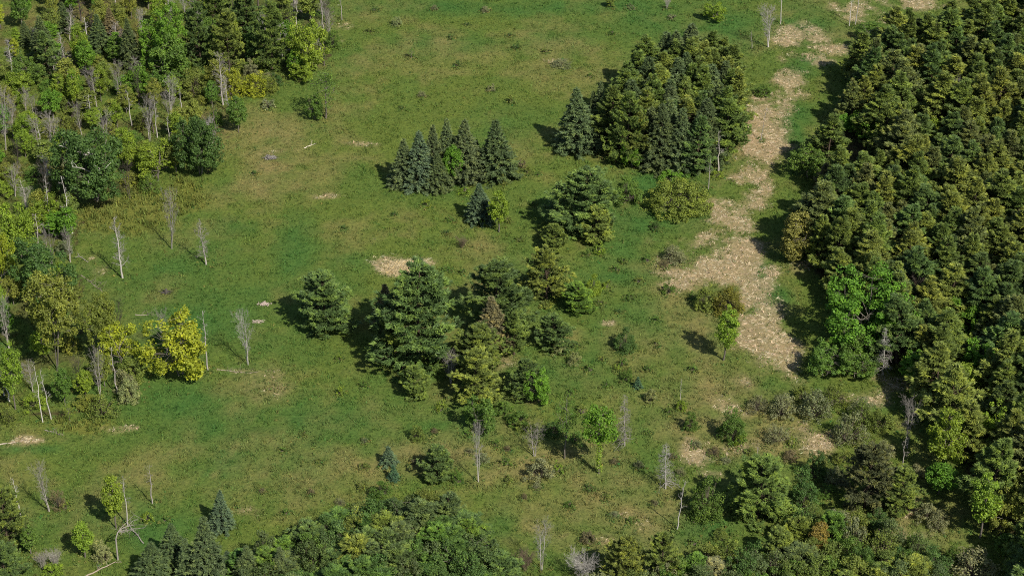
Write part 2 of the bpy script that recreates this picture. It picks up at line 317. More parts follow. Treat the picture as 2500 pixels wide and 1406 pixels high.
# ------------------------------------------------------------------ plant prototypes (trunk mesh, crown mesh, height, width)
def curve(a, b, n, sag, rng, wob=.0):
    t = np.linspace(0, 1, n)[:, None]; p = a+(b-a)*t; p[:, 2] += (sag*4*t*(1-t))[:, 0]
    if wob: p[1:-1] += rng.normal(size=(n-2, 3))*wob
    return p
def pine(seed, h, w, whorl=.5, nb=5, base=.10, dens=1.0, needle=.34, pw=.75, gap=.25, bare_low=0.):
    rng = np.random.default_rng(seed); tr, cr = MB(), MB()
    zz = np.linspace(-.15, h*.98, 9); lean = rng.normal(size=2)*.02*h
    ax = lambda z: np.stack([lean[0]*(z/h)**2+.05*np.sin(z*1.1+seed), lean[1]*(z/h)**2+.05*np.cos(z*.9+seed), z], -1)
    tr.tube(ax(zz), np.linspace(.016*h, .012, 9), 7)
    z = base*h
    lob = rng.normal(size=(4, 2)); 
    while z < h*.985:
        t = (z-base*h)/(h*(1-base)); prof = (1-t)**pw*min(1, .62+1.6*t)
        for b in range(nb if t < .85 else 4):
            if rng.random() < gap*(1-t): continue
            az = rng.random()*2*math.pi; o = np.array([math.cos(az), math.sin(az), 0])
            L = max(.22, w/2*prof*(.55+.55*rng.random())*(1+.10*float(lob[b % 4] @ o[:2])))
            up = -.10+.95*t+rng.normal()*.12
            a = ax(np.array([z+rng.normal()*.06]))[0]; tip = a+o*L+np.array([0, 0, up*L])
            path = curve(a, tip, 4, -.07*L, rng)
            if L > .6: tr.tube(path, np.linspace(max(.014, .011*L+.006), .008, 4), 3, cap=False)
            m = int(4+4.6*L); sc = .36+.64*rng.random(m)**.75; side = np.array([-o[1], o[0], 0])
            lc = (rng.random(m)-.5)*2*(.06+.24*L*np.sin(np.clip(sc, 0, 1)*2.6)); per = max(3, int(dens*4)); n = m*per
            s = np.clip(np.repeat(sc, per)+rng.normal(size=n)*.07/max(L, .5), .2, 1.02); lat = np.repeat(lc, per)+rng.normal(size=n)*.06
            i = np.minimum(s, 1)*3; i0 = np.minimum(i.astype(int), 2); P = path[i0]+(path[i0+1]-path[i0])*(i-i0)[:, None]
            P = P+side*lat[:, None]; P[:, 2] += np.repeat(rng.random(m)*(.10+.06*L), per)+rng.normal(size=n)*.05
            K = 7; PP = np.repeat(P, K, 0); tone = rng.normal()*.35
            D = rng.normal(size=(n*K, 3))*.55+o*.9+np.array([0, 0, .30+.35*t])+side*np.repeat(np.sign(lat), K)[:, None]*.35
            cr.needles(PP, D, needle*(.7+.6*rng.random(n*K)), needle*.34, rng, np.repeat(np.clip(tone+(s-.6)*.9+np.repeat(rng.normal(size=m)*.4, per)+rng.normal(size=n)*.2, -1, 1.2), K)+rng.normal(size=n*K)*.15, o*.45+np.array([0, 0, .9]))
        z += whorl*(.8+.4*rng.random())*(1-.45*t)
    return tr, cr, h, w
def spruce(seed, h, w, needle=.22, dens=1.0, pw=1.08):
    rng = np.random.default_rng(seed); tr, cr = MB(), MB()
    zz = np.linspace(-.15, h*.99, 6); P0 = np.stack([0*zz, 0*zz, zz], -1); tr.tube(P0, np.linspace(.02*h, .01, 6), 7)
    z = .03*h
    while z < h*.985:
        t = z/h; prof = (1-t)**pw*min(1, .8+1.5*t)
        nb = 9 if t < .7 else 6
        for b in range(nb):
            az = 2*math.pi*(b+rng.random()*.9)/nb+z*3; o = np.array([math.cos(az), math.sin(az), 0])
            L = max(.10, w/2*prof*(.74+.36*rng.random())); dz = (-.28+.75*t**1.5)*L
            a = np.array([0, 0, z]); tip = a+o*L+np.array([0, 0, dz+.1*L]); path = curve(a, tip, 4, -.06*L, rng)
            if L > .7: tr.tube(path, np.linspace(.022, .007, 4), 3, cap=False)
            n = max(3, int(dens*(3+13*L))); s = .35+.65*rng.random(n)**.7
            side = np.array([-o[1], o[0], 0]); lat = rng.normal(size=n)*.16*L*(1.1-s)
            i = s*3; i0 = np.minimum(i.astype(int), 2); P = path[i0]+(path[i0+1]-path[i0])*(i-i0)[:, None]+side*lat[:, None]
            K = 5; PP = np.repeat(P, K, 0); D = rng.normal(size=(n*K, 3))*.55+o*.75+np.array([0, 0, -.15+.3*t])
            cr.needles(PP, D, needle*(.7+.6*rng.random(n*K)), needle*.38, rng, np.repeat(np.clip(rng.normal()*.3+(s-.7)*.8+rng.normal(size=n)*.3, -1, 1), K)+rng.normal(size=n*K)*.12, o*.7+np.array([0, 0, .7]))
        z += .30*(.8+.4*rng.random())*(1-.4*t)
    n = 24; P = np.zeros((n, 3)); P[:, 2] = h*(.97+.03*rng.random(n)); D = rng.normal(size=(n, 3))*.3+np.array([0, 0, .6]); cr.needles(P, D, .3, .08, rng, rng.normal(size=n)*.3)
    return tr, cr, h, w
def clump_leaves(cr, C, R, n, leaf, rng, tone, flat=.8):
    d = unit(rng.normal(size=(n, 3))); rr = R*(.45+.6*rng.random(n)**.6)
    P = C+d*rr[:, None]*np.array([1, 1, flat]); Nn = d*.7+np.array([0, 0, .45])+rng.normal(size=(n, 3))*.55
    cr.leaves(P, unit(Nn), leaf*(.7+.6*rng.random(n)), leaf*(.5+.35*rng.random(n)), rng, np.clip(tone+rng.normal(size=n)*.35, -1, 1.2))
def broadleaf(seed, h, w, cb=.28, ncl=110, per=60, leaf=.20, cr_r=.42, shape=1.0, stems=1, limbs=7, trunk_r=None, heads=1):
    """tapered trunk(s), limbs to an uneven ellipsoid of leaf clumps with gaps"""
    rng = np.random.default_rng(seed); tr, cr = MB(), MB(); tr_r = trunk_r or .012*h+.02
    lobes = unit(rng.normal(size=(6, 3))); amp = rng.random(6)*.75-.25
    zc, c = (1+cb)/2*h, (1-cb)/2*h
    tops = []
    for s in range(stems):
        az = rng.random()*6.28; b = np.array([math.cos(az), math.sin(az), 0])*(.12*(stems > 1)); off = np.array([math.cos(az), math.sin(az), 0])*w*(.16 if stems > 1 else .04)
        p = curve(b+np.array([0, 0, -.15]), off+np.array([0, 0, h*(.86 if heads == 1 else .60)]), 7, 0, rng, .05); tr.tube(p, np.linspace(tr_r/stems**.5, .012, 7), 6); tops.append(p)
    d = unit(rng.normal(size=(ncl, 3))); k = 1+((np.maximum(d @ lobes.T, 0)**3)*amp).sum(1)
    taper = 1-.35*shape*np.maximum(d[:, 2], 0)
    r = (.30+.70*rng.random(ncl)**.42)*k
    C = d*r[:, None]*np.array([w/2*.86, w/2*.86, c*.90])*np.stack([taper, taper, np.ones(ncl)], -1); C[:, 2] += zc
    if heads > 1:      # several sub-crowns of different height and reach make the outline uneven
        az = rng.random()*6.28+np.arange(heads)*6.28/heads+rng.normal(size=heads)*.3; hi = rng.integers(heads, size=ncl)
        sc = .44+.24*rng.random(heads); C[:, :2] *= sc[hi][:, None]; C[:, 2] = cb*h+(C[:, 2]-cb*h)*(.72+.34*rng.random(heads))[hi]
        C[:, 0] += (np.cos(az)*w*.29)[hi]; C[:, 1] += (np.sin(az)*w*.29)[hi]
    C[:, 2] = np.maximum(C[:, 2], cb*h*.7+.15)
    order = np.argsort(C[:, 2]); ml = C[order[np.linspace(ncl*.15, ncl*.95, limbs).astype(int)]]*np.array([.75, .75, 1])
    ends = []
    for m in ml:
        p = tops[rng.integers(len(tops))]; i = int(np.clip(np.searchsorted(p[:, 2], m[2]-.35*np.linalg.norm(m[:2])-.5), 1, 5))
        q = curve(p[i], m, 5, .05, rng, .04); tr.tube(q, np.linspace(tr_r*.45, .012, 5), 4, cap=False); ends.append(q)
    E = np.vstack(ends+tops)
    for C_ in C:
        i = np.argmin(((E-C_)**2).sum(1)+np.maximum(E[:, 2]-C_[2]+.2, 0)*2); tr.tube(curve(E[i], C_, 3, 0, rng, .03), [.02, .013, .006], 3, cap=False)
        clump_leaves(cr, C_, cr_r*(.65+.6*rng.random()), int(per*(.6+.8*rng.random())), leaf, rng, rng.normal()*.32)
    return tr, cr, h, w
def shrub(seed, h, w, ncl=45, per=55, leaf=.16, cr_r=.32, twig=10):
    rng = np.random.default_rng(seed); tr, cr = MB(), MB()
    lobes = unit(rng.normal(size=(5, 3))); amp = rng.random(5)*.5-.12
    d = unit(rng.normal(size=(ncl, 3))); d[:, 2] = np.abs(d[:, 2])*.95+.02; d = unit(d)
    k = 1+((np.maximum(d @ lobes.T, 0)**3)*amp).sum(1)
    C = d*((.45+.55*rng.random(ncl)**.5)*k)[:, None]*np.array([w/2*.85, w/2*.85, h*.88]); C[:, 2] = np.maximum(C[:, 2], .14)
    for i in range(twig):
        a = 2*math.pi*i/twig; e = C[rng.integers(ncl)]*1.08
        tr.tube(curve(np.array([math.cos(a)*.1, math.sin(a)*.1, -.1]), e, 4, .12, rng, .03), [.035, .025, .016, .006], 4, cap=False)
    for c in C:
        tr.tube(curve(c*np.array([.45, .45, .4]), c*1.04, 3, .02, rng, .02), [.016, .010, .004], 3, cap=False)
        clump_leaves(cr, c, cr_r*(.6+.7*rng.random()), int(per*(.6+.8*rng.random())), leaf, rng, rng.normal()*.32)
    return tr, cr, h, w
def bare(seed, h, w, form='vase', first=.22, nb=22, stems=1, sub=7, rad=None, droop=0.):
    """leafless tree: stem(s) in the trunk mesh, limbs and twigs in the crown mesh"""
    rng = np.random.default_rng(seed); tr, br = MB(), MB(); R = rad or .011*h+.04
    for s in range(stems):
        az = rng.random()*6.28; off = np.array([math.cos(az), math.sin(az), 0])*w*(.22 if stems > 1 else .05)
        p = curve(np.array([off[0]*.15, off[1]*.15, -.15]), off+np.array([0, 0, h*(1-.16*rng.random()*(stems > 1))]), 9, 0, rng, .045)
        rr = np.linspace(R/(1 if s == 0 else 1.3), .012, 9); tr.tube(p, rr, 6)
        for b in range(nb):
            t = first+(1-first)*((b+rng.random())/nb)*.97; i = t*8; i0 = min(int(i), 7); a = p[i0]+(p[i0+1]-p[i0])*(i-i0)
            u = (t-first)/(1-first); az = rng.random()*6.28; o = np.array([math.cos(az), math.sin(az), 0])
            if form == 'vase': L = w/2*(.45+.9*u*(1.25-u)*1.6)*(.6+.6*rng.random()); up = 1.1+.8*u
            elif form == 'spire': L = w/2*(1-.55*u)*(.35+.75*rng.random()); up = .55+.6*u
            else: L = w/2*(1-u)**.7*(.55+.6*rng.random())+.1; up = -.05-droop+.45*u
            tip = a+(o*L+np.array([0, 0, up*L])); tip[2] = np.clip(tip[2], .1, h*1.02)
            q = curve(a, tip, 5, -.06*L if form != 'cone' else .05*L, rng, .03*L); r0 = max(.012, rr[i0]*.42)
            br.tube(q, np.linspace(r0, .008, 5), 4, cap=False)
            for k in range(sub):
                j = .25+.75*rng.random(); jj = j*4; j0 = min(int(jj), 3); c = q[j0]+(q[j0+1]-q[j0])*(jj-j0)
                e = c+unit(o*.8+rng.normal(size=3)*.7+np.array([0, 0, .5*up]))*L*(.25+.35*rng.random())
                g = curve(c, e, 3, 0, rng, .02*L); br.tube(g, [.011, .008, .005], 3, cap=False)
                for _ in range(4):
                    f = c+(e-c)*(.3+.7*rng.random()); br.tube(np.array([f, f+unit((e-c)+rng.normal(size=3)*.5*np.linalg.norm(e-c))*.28*L**.6]), [.0065, .004], 3, cap=False)
    return tr, br, h, w

PROTO = {}
def proto(kind, gens, leaf_mat):
    L = []
    for i, (tr, cr, h, w) in enumerate(gens):
        v = np.vstack(cr.v); h = max(v[:, 2].max(), .9*h); w = 2*np.percentile(np.hypot(v[:, 0], v[:, 1]), 97.5 if 'bare' not in kind else 99)
        L.append((tr.mesh(kind+'_trunk', M_WOOD), cr.mesh(kind+'_crown', leaf_mat), h, w))
    PROTO[kind] = L
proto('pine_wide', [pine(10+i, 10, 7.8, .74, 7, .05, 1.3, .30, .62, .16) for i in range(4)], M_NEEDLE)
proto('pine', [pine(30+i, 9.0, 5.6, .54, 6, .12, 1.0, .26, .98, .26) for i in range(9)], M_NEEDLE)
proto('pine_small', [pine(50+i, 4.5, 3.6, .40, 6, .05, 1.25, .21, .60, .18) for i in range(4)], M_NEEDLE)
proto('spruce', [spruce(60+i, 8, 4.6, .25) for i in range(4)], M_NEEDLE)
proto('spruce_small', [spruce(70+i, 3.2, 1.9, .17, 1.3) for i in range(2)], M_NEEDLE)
proto('cedar', [broadleaf(80+i, 6, 2.6, .03, 120, 60, .16, .34, .9, 1, 6) for i in range(3)], M_LEAF)
proto('leafy', [broadleaf(90+i, 6, 3.6, .24, 95, 62, .20, .42, .8) for i in range(5)], M_LEAF)
proto('leafy_big', [broadleaf(100+i, 9, 7.6, .10, 230, 75, .24, .52, .8, 3, 14, None, 4) for i in range(4)], M_LEAF)
proto('leafy_round', [broadleaf(110+i, 5.5, 4.2, .12, 120, 62, .19, .40, .5, 2, 9, None, 3) for i in range(4)], M_LEAF)
proto('leafy_stem', [broadleaf(105+i, 10, 7, .30, 190, 70, .22, .5, .7, 4, 12, .11, 4) for i in range(2)], M_LEAF)
proto('bush_big', [shrub(190+i, 4.0, 7.0, 230, 75, .15, .42, 20) for i in range(2)], M_LEAF)
proto('leafy_slim', [broadleaf(120+i, 6.5, 2.4, .22, 75, 58, .18, .36, .6) for i in range(4)], M_LEAF)
proto('lollipop', [broadleaf(130+i, 7, 3.6, .46, 80, 66, .19, .40, .3) for i in range(2)], M_LEAF)
proto('sparse', [broadleaf(140+i, 7, 3.2, .30, 60, 18, .17, .40, .6) for i in range(3)], M_LEAF)
proto('shrub', [shrub(150+i, 2.4, 3.4, 50, 75, .14) for i in range(5)], M_LEAF)
proto('shrub_tall', [shrub(160+i, 3.8, 3.8, 85, 75, .145, .36, 14) for i in range(4)], M_LEAF)
proto('shrub_thin', [shrub(170+i, 2.2, 3.2, 60, 40, .125, .34, 26) for i in range(4)], M_LEAF)
proto('shrub_mini', [shrub(180+i, 1.1, 1.5, 16, 26, .13, .20, 6) for i in range(5)], M_LEAF)
proto('bare_vase', [bare(200+i, 7, 2.8, 'vase', .22, 20, 2, 7) for i in range(4)], M_WOOD)
proto('bare_spire', [bare(210+i, 7, 2.2, 'spire', .2, 34, 1, 6) for i in range(4)], M_WOOD)
proto('bare_cone', [bare(220+i, 6, 3.2, 'cone', .08, 60, 1, 5, None, .25) for i in range(3)], M_WOOD)
proto('bare_pole', [bare(230+i, 6, 1.4, 'spire', .45, 10, 1, 3, .085) for i in range(3)], M_WOOD)
proto('bare_bush', [bare(240+i, 2.2, 2.6, 'vase', .1, 8, 7, 6, .03) for i in range(3)], M_WOOD)

# ------------------------------------------------------------------ planting
G = dict(pine=(.125,.182,.044), pine_y=(.170,.215,.050), pine_b=(.100,.166,.050), pine_dk=(.092,.145,.044), spruce=(.112,.158,.068), spruce_b=(.100,.152,.085), spruce_dk=(.094,.136,.054), brown=(.185,.165,.085),
 rust=(.175,.130,.062), bright=(.130,.265,.030), lime=(.200,.295,.034), yellow=(.300,.350,.032), gold=(.30,.235,.055), dark=(.082,.155,.038), mid=(.112,.200,.036), olive=(.162,.212,.044), grey=(.215,.240,.120), pale=(.275,.315,.130),
 autumn=(.205,.242,.046), ochre=(.235,.215,.045), cedar=(.220,.215,.055), teal=(.080,.165,.090))
WOODC = dict(pine=(.11,.085,.06), leafy=(.22,.20,.17), bare=(.50,.47,.43), silver=(.62,.60,.56), dark=(.15,.13,.11), shrub=(.17,.145,.115), brown=(.25,.19,.14))
NAME = dict(pine='pine_tree', pine_wide='pine_tree', pine_small='young_pine', spruce='spruce_tree', spruce_small='young_spruce', cedar='cedar_tree', leafy='broadleaf_tree', leafy_big='broadleaf_tree', leafy_round='broadleaf_tree', leafy_stem='broadleaf_tree', bush_big='shrub',
 leafy_slim='broadleaf_tree', lollipop='broadleaf_tree', sparse='broadleaf_tree', shrub='shrub', shrub_tall='shrub', shrub_thin='shrub', shrub_mini='small_shrub', bare_vase='bare_tree', bare_spire='bare_tree', bare_cone='bare_conifer', bare_pole='bare_tree', bare_bush='bare_shrub')
RND = random.Random(3)
PLANTED = []
def plant_at(kind, X, Y, h, w, colour, label, group=None, bark=None, rot=None, tilt=(0, 0)):
    pr = PROTO[kind]; tm, cm, ph, pw = pr[RND.randrange(len(pr))]
    nm = NAME[kind]; e = bpy.data.objects.new(nm, None); COL.objects.link(e); e.empty_display_size = .3
    e.location = (X, Y, float(zg(X, Y))); e.rotation_euler = (tilt[0]+RND.gauss(0, .022), tilt[1]+RND.gauss(0, .022), RND.random()*6.28 if rot is None else rot)
    if kind.startswith('bare'): e.rotation_euler[0] += RND.gauss(0, .04); e.rotation_euler[1] += RND.gauss(0, .04)
    if kind == 'spruce': w *= 1.22
    e.scale = (w/pw, w/pw, h/ph)
    e['label'] = label; e['category'] = nm.split('_')[-1] if 'conifer' not in nm and nm.split('_')[-1] in ('tree', 'shrub') else 'tree'
    if group: e['group'] = group
    isb = kind.startswith('bare'); wc = WOODC[bark] if bark else WOODC['bare' if isb else 'pine' if ('pine' in kind or 'spruce' in kind) else 'shrub' if 'shrub' in kind else 'leafy']
    wb = .85+.3*RND.random(); wc = tuple(c*wb for c in wc)
    sh = kind.startswith('shrub') or kind == 'bush_big' or kind == 'bare_bush'
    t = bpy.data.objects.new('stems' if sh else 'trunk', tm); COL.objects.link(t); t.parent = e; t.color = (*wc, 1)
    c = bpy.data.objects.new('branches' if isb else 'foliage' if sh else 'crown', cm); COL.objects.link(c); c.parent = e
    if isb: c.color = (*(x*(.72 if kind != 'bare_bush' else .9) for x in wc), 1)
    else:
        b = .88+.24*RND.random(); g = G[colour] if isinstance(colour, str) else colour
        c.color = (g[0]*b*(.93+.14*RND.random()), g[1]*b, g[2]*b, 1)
    PLANTED.append((X, Y, w))
    return e
def plant(kind, u, v, vt, wpx, colour, label, group=None, **kw):
    X, Y = spot(u, v); h = max(.4, height_for(Y, vt)); return plant_at(kind, X, Y, h, wpx/px_per_m(X, Y), colour, label, group, **kw)

# ---- single trees and clumps in the meadow: kind, u, v of the foot, v of the top, width, colour, label
MEADOW = [
 # spruce group, upper middle
 ('spruce',988,452,336,72,'spruce','leftmost dull green spruce of the spruce group casting a pointed shadow'),
 ('spruce',1024,455,316,82,'spruce_b','blue-green pointed spruce second from left in the spruce group'),
 ('spruce',1058,440,302,66,'spruce','grey-green spruce with broken top behind the blue-green spruce'),
 ('spruce',1092,430,284,72,'spruce','tall twin spruce, left of the two highest tops in the spruce group'),
 ('spruce',1132,438,286,90,'spruce','tall twin spruce, right of the two highest tops in the spruce group'),
 ('spruce',1068,462,372,64,'spruce_dk','low spruce at the front foot of the spruce group'),
 ('spruce',1211,432,286,96,'spruce_dk','lone brownish spruce standing just right of the spruce group'),
 ('spruce',1165,408,342,34,'spruce_dk','small dark spruce in the gap beside the lone brownish spruce'),
 ('spruce_small',1227,450,424,24,'pine_y','knee-high yellowish spruce at the foot of the lone brownish spruce'),
 ('leafy',1105,452,352,54,'bright','bright green young tree growing up through the spruce group'),
 ('shrub_mini',1135,472,455,36,'lime','lime green low bush in front of the spruce group'),
 ('spruce',1172,538,446,66,'spruce_b','layered blue-green fir beside the thin yellow-green sapling'),
 ('leafy_slim',1218,568,465,52,'lime','thin yellow-green sapling with bare stem beside the blue-green fir'),
 ('shrub_mini',1178,552,536,24,'lime','tiny lime bush at the foot of the blue-green fir'),
 # two grey spruces beside the big clump
 ('spruce',1412,365,212,98,'spruce','broad grey spruce left of the big evergreen clump'),
 ('spruce',1468,305,198,48,'spruce','slim grey-green spruce behind the broad grey spruce'),
 ('spruce',1448,300,222,42,'spruce_dk','thin dark spruce squeezed between the two grey spruces'),
 # front row and outliers of the big clump
 ('pine_wide',1530,395,220,110,'pine','green pine at the left front corner of the big evergreen clump'),
 ('pine',1560,398,262,84,'pine_y','yellow-tipped pine in the front row of the big clump'),
 ('spruce',1612,408,250,92,'spruce_dk','dark spruce in the middle of the big clump front row'),
 ('spruce',1660,412,262,88,'spruce','grey spruce with dead lower twigs in the big clump front row'),
 ('spruce',1702,402,268,80,'spruce','grey spruce at the right front corner of the big clump'),
 ('leafy_round',1540,410,350,60,'bright','bright green leafy bush at the left foot of the big clump'),
 ('pine',1772,305,165,80,'pine','loose pine on the right flank of the big clump'),
 ('pine_wide',1768,265,140,96,'pine_y','wide yellowish pine on the right flank of the big clump'),
 ('spruce',1745,395,300,56,'spruce_dk','thin dark spruce at the right edge of the big clump'),
 # below the clump
 ('pine_wide',1415,560,412,178,'pine_b','wide spreading pine standing alone left of the round yellow bush'),
 ('pine_small',1350,605,545,70,'pine','small pine leaning out below the wide spreading pine'),
 ('pine_small',1455,585,505,90,'pine_y','yellow-green pine bough mass at right foot of the wide spreading pine'),
 ('shrub_tall',1530,492,426,84,'mid','rounded green bush between the wide spreading pine and round yellow bush'),
 ('bush_big',1652,508,440,160,(.19,.245,.045),'big round yellow-olive bush beside the straw track'),
 ('shrub',1640,440,418,80,'bright','low bright green bush under the big clump, behind the round yellow bush'),
 ('shrub',1600,560,540,34,'dark','dark little bush below the round yellow-olive bush'),
 ('shrub_mini',1462,620,592,36,'lime','small yellow-green bush with dark shade below the wide spreading pine'),
 ('shrub_mini',1437,628,606,22,'mid','tiny bush next to the small yellow-green bush under the spreading pine'),
 # central pines
 ('pine_wide',795,800,664,158,'pine_b','lone wide pine left of the central pine row'),
 ('pine_wide',1022,885,652,228,'pine_b','largest wide pine of the central row with a dark shadow on its left'),
 ('pine_wide',975,880,745,130,'pine','front pine boughs of the largest central pine, yellow-green'),
 ('spruce',945,790,690,70,'brown','brownish thinning spruce behind the left shoulder of the largest central pine'),
 ('pine_small',1015,962,890,78,'pine','small bushy pine at the foot of the largest central pine'),
 ('pine_wide',1215,795,634,190,'pine_dk','dark domed pine at the back of the central row'),
 ('pine_wide',1335,728,602,128,'pine_y','yellow-tipped layered pine right of the dark domed pine'),
 ('spruce',1205,850,722,96,'brown','brown-tinged spruce in front of the dark domed pine'),
 ('pine_wide',1165,900,790,128,'pine','green pine in front of the brown-tinged spruce'),
 ('pine_wide',1160,975,850,135,'pine_y','yellow-green pine at the lower end of the central row'),
 ('pine',1255,865,760,80,'pine','narrow pine right of the brown-tinged spruce'),
 ('pine_wide',1285,965,880,100,'pine_b','dark green pine bush right of the lower central pines'),
 ('leafy_round',1318,985,905,70,'bright','bright leafy tree beside the dark green pine bush'),
 ('leafy_round',1172,1058,972,82,'mid','dark green oval tree just behind the double white snag'),
 ('shrub_mini',1078,1002,974,30,'lime','small lime bush left of the lower central pines'),
 ('pine_wide',1355,848,766,98,'pine_b','stout pine bush right of the central row with pale shrubs before it'),
 ('pine_wide',1412,758,690,86,'mid','green pine bush right of the yellow-tipped layered pine'),
 ('shrub_tall',1448,715,668,44,'lime','yellow-green shrub behind the green pine bush'),
 ('shrub',1368,858,832,46,'pale','pale flowering shrub at the foot of the stout pine bush'),
 ('shrub',1398,888,856,40,'pale','pale round shrub below the stout pine bush'),
 ('shrub_tall',1525,852,800,60,'dark','dark green round bush alone in the right-hand meadow'),
 ('leafy_slim',1766,878,745,58,'lime','narrow lime tree with bare stem in front of the ochre bushes'),
 ('shrub_tall',1720,752,694,62,'olive','olive bush left behind the narrow lime tree'),
 ('shrub_tall',1775,758,698,84,(.19,.185,.035),'ochre-yellow bush behind the crown of the narrow lime tree'),
 ('shrub_thin',1645,638,600,62,'grey','thin grey-brown shrub on the straw left of the track'),
 ('shrub_mini',1632,716,685,36,'mid','small green bush on the straw patch below the thin grey shrub'),
 ('shrub',1530,930,902,36,'mid','green bush third down in the short line below the dark round bush'),
 ('shrub_mini',1520,893,872,26,'mid','tiny bush at the head of the short line below the dark round bush'),
 ('shrub_mini',1506,904,888,22,'lime','tiny lime bush in the short line below the dark round bush'),
 ('spruce_small',1557,948,920,26,'teal','tiny blue spruce at the end of the short bush line'),
 ('shrub',1586,978,944,38,'pale','pale bush right below the tiny blue spruce'),
 ('shrub_mini',1632,1008,988,22,'mid','tiny green bush near the leaning bare stem'),
 ('shrub',1662,1000,976,30,'lime','green bush at the foot of the thin bare stem in the lower right meadow'),
 ('shrub_tall',1684,1048,1006,40,'mid','upright green bush right of the lime bush at the bare stem'),
 ('shrub_tall',1790,1074,996,78,'mid','leafy green bush with bright top in the lower right meadow'),
 ('lollipop',1462,1155,986,92,'bright','vivid green ball-crowned tree with ivy clad trunk'),
 ('sparse',1379,1118,955,70,'mid','thin half-bare tree with few green leaves left of the ball-crowned tree'),
 ('shrub',1322,1164,1118,82,'grey','grey-green spreading bush below the thin half-bare tree'),
 ('shrub_mini',1362,1150,1124,34,'lime','lime bush touching the grey-green spreading bush'),
 ('pine_small',1067,1162,1086,84,'pine_b','bushy young pine left of the double white snag'),
 ('shrub',1118,1176,1144,38,'mid','small round bush right at the foot of the bushy young pine'),
 ('spruce_small',950,1134,1090,48,'spruce_b','small blue-grey spruce in the lower meadow'),
 ('spruce_small',962,1170,1132,32,'teal','tiny blue spruce just below the small blue-grey spruce'),
 ('shrub_tall',1020,1070,1032,40,'olive','olive bush standing alone above the bushy young pine'),
 ('shrub_mini',886,1142,1126,22,'olive','tiny olive bush left of the small blue-grey spruce'),
 ('shrub_mini',834,962,942,30,'lime','small lime bush in the open grass left of the central pines'),
 ('shrub_mini',886,944,928,22,'mid','tiny green bush right of the small lime bush in open grass'),
 ('shrub_mini',828,878,866,18,'lime','tiny lime bush below the lone wide pine'),
 # small bushes on the upper meadow
 ('shrub',969,62,40,32,'pale','pale flowering bush alone on the upper meadow'),
 ('shrub_mini',915,28,18,20,'dark','tiny dark bush left of the pale flowering bush'),
 ('sparse',1004,142,118,22,'mid','thin leafy sapling leaning on the upper meadow'),
 ('shrub_mini',1118,162,148,24,'dark','small dark bush in the middle of the upper meadow'),
 ('shrub_mini',1198,222,206,28,'grey','small grey bush in the middle of the upper meadow'),
 ('shrub_thin',1370,160,148,60,'grey','low whitish dead-looking bush on the upper meadow'),
 ('shrub_mini',1494,84,72,24,'mid','small bush on the upper meadow left of the big clump'),
 ('shrub_mini',1640,46,34,26,'grey','small grey bush behind the top of the big clump'),
 ('shrub_mini',1540,22,10,26,'grey','small grey bush near the top edge, right half of the meadow'),
 ('leafy_slim',1490,18,-8,24,'olive','tiny olive sapling at the top edge of the meadow'),
 ('leafy_round',1745,52,4,60,'lime','green young tree on the meadow above the big clump'),
 ('shrub',1862,232,208,48,'mid','green bush on the left edge of the straw track'),
 ('shrub',1815,290,270,38,'mid','green bush between the big clump and the straw track'),
 ('shrub_mini',1752,432,414,34,'lime','lime bush at the foot of the crossed dead snag'),
 ('shrub_mini',1286,425,404,24,'olive','tiny olive bush right of the lone brownish spruce'),
 ('shrub_mini',1312,428,416,20,'mid','tiny green bush two steps right of the lone brownish spruce'),
 ('shrub_mini',1272,410,388,30,'brown','brownish little bush between the lone brownish spruce and tiny olive bush'),
 ('shrub_mini',655,262,238,38,'grey','round grey-green bush at the left wood edge'),
 ('shrub',680,206,176,38,'dark','dark oval bush at the left wood edge'),
 ('sparse',795,288,168,76,'mid','loose pale green leaning tree standing off the left wood'),
 ('leafy_round',770,290,225,50,'mid','leafy bush at the foot of the loose leaning tree'),
 ('shrub_mini',1090,662,648,28,'mid','tiny green bush casting a small shadow right of the straw mound'),
 ('shrub_mini',1128,668,654,18,'mid','very small bush right of the straw mound'),
 ('shrub_mini',1412,845,832,20,'mid','tiny bush by the pale shrubs'),
 ('shrub_mini',1505,660,648,26,'mid','tiny bush in the short grass right of the green pine bush'),
 ('shrub_mini',1540,730,716,30,'mid','tiny bush in the meadow left of the straw patch'),
 ('shrub_mini',1465,742,726,30,'olive','tiny olive bush right of the green pine bush'),
 ('shrub_mini',1510,762,750,22,'dark','tiny dark bush below the olive bush'),
 ('shrub_thin',1898,1078,1040,74,'grey','grey dead-looking thorny bush in the lower right meadow'),
 ('shrub_mini',1932,1086,1066,24,'lime','lime bush right of the grey thorny bush'),
 ('shrub_thin',1850,1002,966,60,'grey','grey-green willow bush at the left end of the willow row'),
 ('shrub_thin',1910,1014,962,80,'grey','second willow bush of the row, grey green'),
 ('shrub_thin',1985,1018,950,88,'grey','third willow bush of the row, wide'),
 ('shrub_thin',2030,990,935,84,'olive','olive willow bush behind the row near the wood'),
 ('shrub_thin',2065,1076,1002,100,'grey','large willow bush at the right end of the row'),
 ('shrub_thin',2100,1040,975,70,'olive','olive willow bush between the row and the dark wood'),
 # lower right
 ('pine_wide',1850,1258,1112,165,'pine','broad pine with pale layered boughs, lower right'),
 ('shrub_tall',1722,1258,1160,92,'mid','large green bush left of the broad layered pine'),
 ('shrub_tall',1965,1240,1145,88,'dark','dark green oval bush right of the broad layered pine'),
 ('shrub_tall',1990,1165,1100,58,'dark','smaller dark bush behind the dark oval bush'),
 ('pine_wide',2110,1240,1082,140,(.115,.125,.055),'greyish pine with bare middle, lower right'),
 ('pine_wide',2195,1240,1140,100,'pine','green pine right of the greyish pine'),
 ('cedar',1997,1362,1272,54,'gold','golden-orange cedar among green bushes, lower right'),
